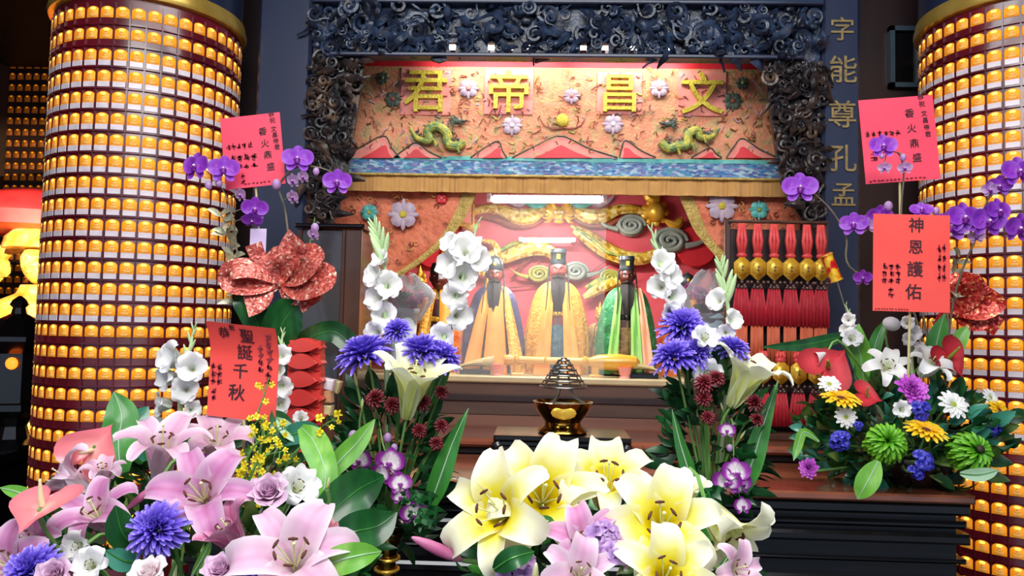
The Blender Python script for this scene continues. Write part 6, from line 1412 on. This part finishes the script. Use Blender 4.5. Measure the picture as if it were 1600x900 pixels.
for pts, wd, lb in (([(420, 560, YO-.06), (400, 500, YO-.1), (385, 470, YO-.12), (372, 452, YO-.12)], 44, 'dark orchid leaf under the coral bow, toward the lamp tower'), ([(430, 560, YO-.08), (436, 520, YO-.12), (450, 492, YO-.13), (470, 476, YO-.13)], 60, 'broad dark orchid leaf straight under the coral bow'),
                    ([(440, 560, YO-.06), (480, 530, YO-.08), (520, 518, YO-.08), (548, 540, YO-.08), (556, 565, YO-.08)], 34, 'dark orchid leaf drooping in front of the cabinet'), ([(410, 570, YO-.04), (402, 540, YO-.06), (390, 515, YO-.08)], 50, 'dark orchid leaf directly above the curved red card')):
    leaf('orchid_leaf', pts, wd, lb, 'leaf_dark', prof=(.5, .9, 1, .9, .2))
mat('leaf_gilt', [(.3, '#8a8a70'), (.55, '#c8c4a8'), (.7, '#e8dca0')], .3, scale=40, metal=.35)
t = thing('gilded_sprig', 'silvery gilded leaf sprig hanging in front of the tower lamps beside the coral bow', 'sprig', P(380, 450, YO)); b = B(); rng = random.Random(6)
ln = crv([P(368, 470, YO), P(366, 410, YO), P(356, 360, YO), P(345, 335, YO)], 14); b.tube(ln, .002, 5); wpart(t, b).build('stem', 'stem_brown', t)
b = B()
for k in range(26): p = V(ln[k % 14]); d = V((rng.uniform(-1, 1), -.4, rng.uniform(-.3, .8))).normalized(); b.ribbon(crv([p, p+d*.03, p+d*.055+V((0, 0, -.008))], 6), [.003, .02, .016, .001], (0, -1, .2), 0, 0, None, .15, 3)
wpart(t, b).build('leaves', 'leaf_gilt', t)
mat('tag_lilac', [(.3, '#c8b0d8'), (.7, '#dcc8e6')], .5)
o = B().box((0, 0, 0), (26*S(YO), .002, 46*S(YO)), 0, None, .0008).build('paper_tag', 'tag_lilac', smooth=False); o.location = P(403, 380, YO-.03); tag(o, 'pale lilac paper tag hanging between the purple orchids and the coral bow', 'tag')
OR_ = pot(1470, 'dark green pot of the purple orchids hidden inside the mixed bouquet', 'dark green orchid pots on the altar table')
spray('moth_orchid', 'purple moth orchid spray hanging before the upper pink card near the calligraphy board', 'orchid spray', [(1440, 480, YO), (1410, 400, YO), (1408, 330, YO-.02), (1412, 270, YO-.06), (1404, 240, YO-.12), (1385, 238, YO-.14)],
      [(1380, 228, YO-.16, 42, (-.1, -.98, .1)), (1382, 262, YO-.15, 20, 'pale'), (1414, 262, YO-.14, 22, 'pale')], [(1378, 244, YO-.155, 9), (1411, 246, YO-.14, 12)], GO, foot=OR_)
spray('moth_orchid', 'purple orchid spray reaching sideways over the red charms and the lower red card', 'orchid spray', [(1420, 470, YO), (1330, 420, YO), (1322, 370, YO-.02), (1300, 330, YO-.04), (1270, 300, YO-.04)],
      [(1250, 293, YO-.06, 54, (-.15, -.97, .1)), (1334, 350, YO-.05, 42, (-.4, -.8, .1)), (1374, 340, YO-.06, 44, (.1, -.8, -.2)), (1356, 352, YO-.06, 28, 'pale'), (1348, 434, YO-.02, 28, (-.2, -.9, -.2))], [(1388, 322, YO-.06, 16)], GO, foot=OR_)
spray('moth_orchid', 'thick purple orchid spray crossing the lamp tower at the edge of the lower red card', 'orchid spray', [(1480, 480, YO-.04), (1440, 420, YO-.08), (1445, 370, YO-.12), (1480, 345, YO-.14), (1540, 340, YO-.14), (1590, 350, YO-.14)],
      [(1486, 352, YO-.16, 56, (-.2, -.9, -.1)), (1506, 340, YO-.17, 54, (.1, -.95, .1)), (1544, 345, YO-.17, 56, (.05, -.95, -.1)), (1560, 330, YO-.17, 46, (.3, -.9, .1)), (1592, 356, YO-.17, 50, (.2, -.9, -.2)), (1440, 328, YO-.13, 34, (-.2, -.8, .5)), (1526, 370, YO-.15, 24, 'pale')], [(1462, 330, YO-.13, 13)], GO, foot=OR_)
spray('moth_orchid', 'purple orchid spray at the frame edge high over the lamp tower', 'orchid spray', [(1490, 470, YO-.02), (1530, 360, YO-.06), (1545, 310, YO-.08), (1590, 280, YO-.1)],
      [(1592, 268, YO-.14, 54, (0, -.97, .15)), (1562, 290, YO-.12, 36, (-.3, -.8, -.3)), (1548, 296, YO-.11, 26, 'pale')], [], GO, foot=OR_)
t = thing('gilded_sprig', 'silvery gilded leaf sprig in front of the tower beside the lower red card', 'sprig', P(1490, 420, YO)); b = B(); ln = crv([P(1484, 470, YO), P(1488, 430, YO), P(1500, 400, YO)], 10); b.tube(ln, .002, 5); wpart(t, b).build('stem', 'stem_brown', t); b = B()
for k in range(16): p = V(ln[k % 10]); d = V((rng.uniform(-1, 1), -.4, rng.uniform(-.3, .8))).normalized(); b.ribbon(crv([p, p+d*.025, p+d*.045+V((0, 0, -.008))], 6), [.003, .018, .014, .001], (0, -1, .2), 0, 0, None, .15, 3)
wpart(t, b).build('leaves', 'leaf_gilt', t)

# ------------------------------------------------------------------ red paper tower, small packets
mat('paper_red', [(.3, '#c42c28'), (.7, '#dc463c')], .45, scale=6)
YT = 2.3
c = P(474, 665, YT); q = S(YT); zb_ = z1; t = thing('paper_tower', 'tower of red folded lens-shaped paper packets behind the curved red card', 'paper tower', (c.x, YT, zb_))
B().box((0, 0, .01), (.13, .1, .02), 0, None, .004).build('base', 'cabinet_wood', t, False)
pyl = [664, 637, 608, 580, 553, 532]
zz = P(474, 664, YT).z-zb_; B().box((0, 0, (.02+zz)/2), (.10, .08, max(.01, zz-.02)), 0, None, .004).build('stand', 'paper_red', t, False)
for k in range(5):
    za, zc2 = P(474, pyl[k], YT).z-zb_, P(474, pyl[k+1], YT).z-zb_; h = zc2-za; b = B(); W = 33*q*(1-.03*k); n = 17
    for lay, (y0, y1, sc) in enumerate(((-.05, -.02, .8), (-.02, .03, 1), (.03, .05, .8))):
        o1 = [((i/(n-1)*2-1)*W*sc, za+h*.5+h*.7*(1-(i/(n-1)*2-1)**2)*sc) for i in range(n)]; o2 = [((1-i/(n-1)*2)*W*sc, za+h*.5-h*.42*(1-(i/(n-1)*2-1)**2)*sc) for i in range(1, n-1)]
        b.prism(o1+o2, y0, y1)
    b.box((0, .01, za+h*.5), (W*1.75, .05, h*1.0), 0, None, .004)
    b.build('packet', 'paper_red', t)
mat('packet_tan', [(.3, '#a87850'), (.7, '#c89a70')], .5, scale=10)
for k, (px, py, wd, ht, m, lb) in enumerate(((512, 600, 22, 18, 'plate_white', 'small white-topped box on the altar counter by the red paper tower'), (507, 620, 26, 20, 'packet_tan', 'small brown packet beside the red paper tower'), (526, 604, 12, 20, 'bamboo', 'small cream tube next to the white-topped box'), (508, 640, 24, 16, 'bamboo', 'lowest cream packet next to the red paper tower'))):
    o = B().box((0, 0, 0), (wd*q, .04, ht*q), 0, None, .004).build('packet', m, smooth=False); o.location = P(px, py, YT+.04+.05*(k == 2)); o.rotation_euler = (0, (.2, -.1, .3, .1)[k], 0); tag(o, lb, 'packet', 'small packets by the red paper tower')
sp_ = P(509, 650, YT+.04); t = thing('packet_stand', 'small dark stand under the packets by the red paper tower', 'stand', (sp_.x, YT+.05, z1)); B().box((0, 0, (sp_.z-z1)/2), (.06, .06, sp_.z-z1), 0, None, .004).build('body', 'cabinet_wood', t, False)

# ------------------------------------------------------------------ wrapped pot plants on the plinth
mat('pot_blue', [(.3, '#b4c8d4'), (.7, '#d4e2ea')], .3, scale=5)
petal_mat('plum', [(0, '#5a1040'), (.6, '#8c2468'), (1, '#b04a8c')], None)
m, nt, bs, out = newmat('cellophane'); bs.inputs['Base Color'].default_value = (.9, .9, .95, 1); bs.inputs['Roughness'].default_value = .08
tr = nt.nodes.new('ShaderNodeBsdfTransparent'); mx = nt.nodes.new('ShaderNodeMixShader'); fr = nt.nodes.new('ShaderNodeFresnel'); fr.inputs[0].default_value = 1.5
ma = nt.nodes.new('ShaderNodeMath'); ma.operation = 'MULTIPLY_ADD'; ma.inputs[1].default_value = .9; ma.inputs[2].default_value = .13; nt.links.new(fr.outputs[0], ma.inputs[0]); nt.links.new(ma.outputs[0], mx.inputs[0])
nt.links.new(tr.outputs[0], mx.inputs[1]); nt.links.new(bs.outputs[0], mx.inputs[2]); nt.links.new(mx.outputs[0], out.inputs[0]); MATS['cellophane'] = m
YP = 3.5
def potplant(px, ptop, wpx, wx, wy, label, seed):
    c = P(px, ptop, YP); h = c.z-z3; s = S(YP); t = thing('wrapped_pot_plant', label, 'pot plant', (c.x, YP, z3), 'wrapped pot plants beside the statues'); r = wpx*s/2
    B().lathe([(r*.6, 0), (r*.66, .01), (r*.9, h*.9), (r, h*.93), (r, h), (r*.9, h), (r*.8, h*.8)], 32).build('pot', 'pot_blue', t)
    rng = random.Random(seed); fo = B(); fl_ = B()
    for k in range(60):
        d = V((rng.uniform(-1, 1), rng.uniform(-.7, .4), rng.uniform(.2, 1))).normalized(); p = V((0, 0, h)); fo.ribbon(crv([p+d*.01, p+d*.05, p+d*.09], 5), [.01, .035, .001], d.orthogonal(), rng.randrange(2), 0, None, .1, 3)
    fo.build('leaves', ['leaf_dark', 'leaf_mid'], t)
    for k in range(9):
        f = B(); p = V((rng.uniform(-1, 1)*wx*s*.36, rng.uniform(-.06, .0), h+rng.uniform(.15, .6)*wy*s)); fr_ = frame((rng.uniform(-.5, .5), -1, .4))
        for q in range(6): petal(f, [(.003, 0), (.02, .008), (.032, .002)], .026, q*PI/3, rng, .6, .2, .003, nu=5, nv=3, w0=.3, T=TR(p, fr_))
        f.build('bloom', 'plum', t)
    b = B(); nu, nv = 40, 12; vs = []
    for i in range(nu):
        a = 2*PI*i/nu
        for j in range(nv):
            v = j/(nv-1); rr = (r*1.02+(wx*s/2-r)*math.sin(min(1, v*1.3)*PI/2))*(1-.75*max(0, v-.6)/.4)+.012*math.sin(a*7+v*9)*v+.006*math.sin(a*17-v*15)*v; vs.append((rr*math.cos(a), rr*.75*math.sin(a), h*.8+v*(wy*s+h*.2)+.01*math.sin(a*5+v*4)))
    b.grid(vs, nu, nv, 0, None, None, True); b.build('cellophane_wrap', 'cellophane', t, auto=0)
potplant(630, 482, 52, 104, 54, 'pale blue pot with dark plum flowers in cellophane, beside the dark cabinet', 1)
potplant(1110, 490, 56, 96, 66, 'pale blue pot with plum flowers in cellophane, beside the red charms', 2)

# ------------------------------------------------------------------ cards
card('curved red card lettered with four big characters among the pink lilies', 381, 581, 1.62, 110, 148, R_(5), 'card_red',
     [('聖', 388, 524, 22), ('誕', 382, 550, 24), ('千', 376, 580, 24), ('秋', 372, 614, 26), ('恭', 352, 522, 17), ('祝', 366, 513, 9)],
     [(416, 515, 428, 600, 1, 7, 5), (402, 535, 413, 580, 1, 4, 5), (328, 572, 348, 606, 2, 3, 5), (331, 610, 341, 632, 1, 2, 4)], (379, 760, 1.62), bend=-.42, shear=-.09)
card('plain-red card with four big characters standing in the mixed bouquet', 1424, 411, 2.16, 116, 150, R_(.5), 'card_red',
     [('神', 1431, 352, 23), ('恩', 1430, 386, 22), ('護', 1429, 420, 24), ('佑', 1427, 455, 24)], [(1462, 380, 1476, 440, 2, 4, 5), (1378, 412, 1408, 444, 3, 3, 5), (1386, 448, 1398, 466, 1, 2, 4), (1368, 481, 1420, 484, 12, 1, 2)], (1418, 640, 2.2))
card('bright pink card tilted above the purple orchids beside the plain navy board', 395, 236, 2.38, 97, 116, R_(-7), 'card_pink',
     [('香', 414, 206, 13), ('火', 416, 226, 13), ('鼎', 419, 245, 13), ('盛', 422, 264, 13), ('恭', 430, 180, 9), ('祝', 431, 190, 9), ('文', 432, 204, 9), ('昌', 433, 214, 9), ('帝', 434, 224, 9), ('君', 435, 234, 9)],
     [(352, 220, 396, 232, 5, 1, 5), (356, 238, 402, 252, 4, 1, 6), (366, 254, 402, 264, 3, 1, 5), (372, 270, 380, 288, 1, 2, 4), (376, 286, 420, 290, 7, 1, 2)], (412, 470, 2.42))
card('bright pink card held high between the calligraphy board and the lamp tower', 1405, 218, 2.42, 114, 132, R_(-5), 'card_pink',
     [('香', 1424, 178, 14), ('火', 1425, 202, 14), ('鼎', 1427, 226, 14), ('盛', 1429, 248, 14), ('恭', 1443, 154, 9), ('祝', 1444, 165, 9), ('文', 1446, 180, 9), ('昌', 1447, 191, 9), ('帝', 1448, 202, 9), ('君', 1449, 213, 9)],
     [(1352, 202, 1408, 212, 6, 1, 5), (1358, 232, 1372, 250, 1, 2, 5), (1352, 278, 1440, 282, 14, 1, 2)], (1408, 480, 2.44))

# glass pane standing before the statues
m, nt, bs, out = newmat('hazed_pane_glass'); bs.inputs['Base Color'].default_value = (.92, .95, .95, 1); bs.inputs['Roughness'].default_value = .03
tr = nt.nodes.new('ShaderNodeBsdfTransparent'); mx = nt.nodes.new('ShaderNodeMixShader'); mx.inputs[0].default_value = .1  # white share of the mix paints a pale haze over the statues
nt.links.new(tr.outputs[0], mx.inputs[1]); nt.links.new(bs.outputs[0], mx.inputs[2]); nt.links.new(mx.outputs[0], out.inputs[0]); MATS['hazed_pane_glass'] = m
a, c = P(716, 588, 3.435), P(948, 290, 3.435)
o = B().box(((a.x+c.x)/2, 3.435, (z3+c.z)/2+.002), (c.x-a.x, .005, c.z-z3)).build('glass_pane', 'hazed_pane_glass', smooth=False); tag(o, 'upright glass pane whitened with haze in front of the yellow-robed and purple-caped statues', 'glass pane')
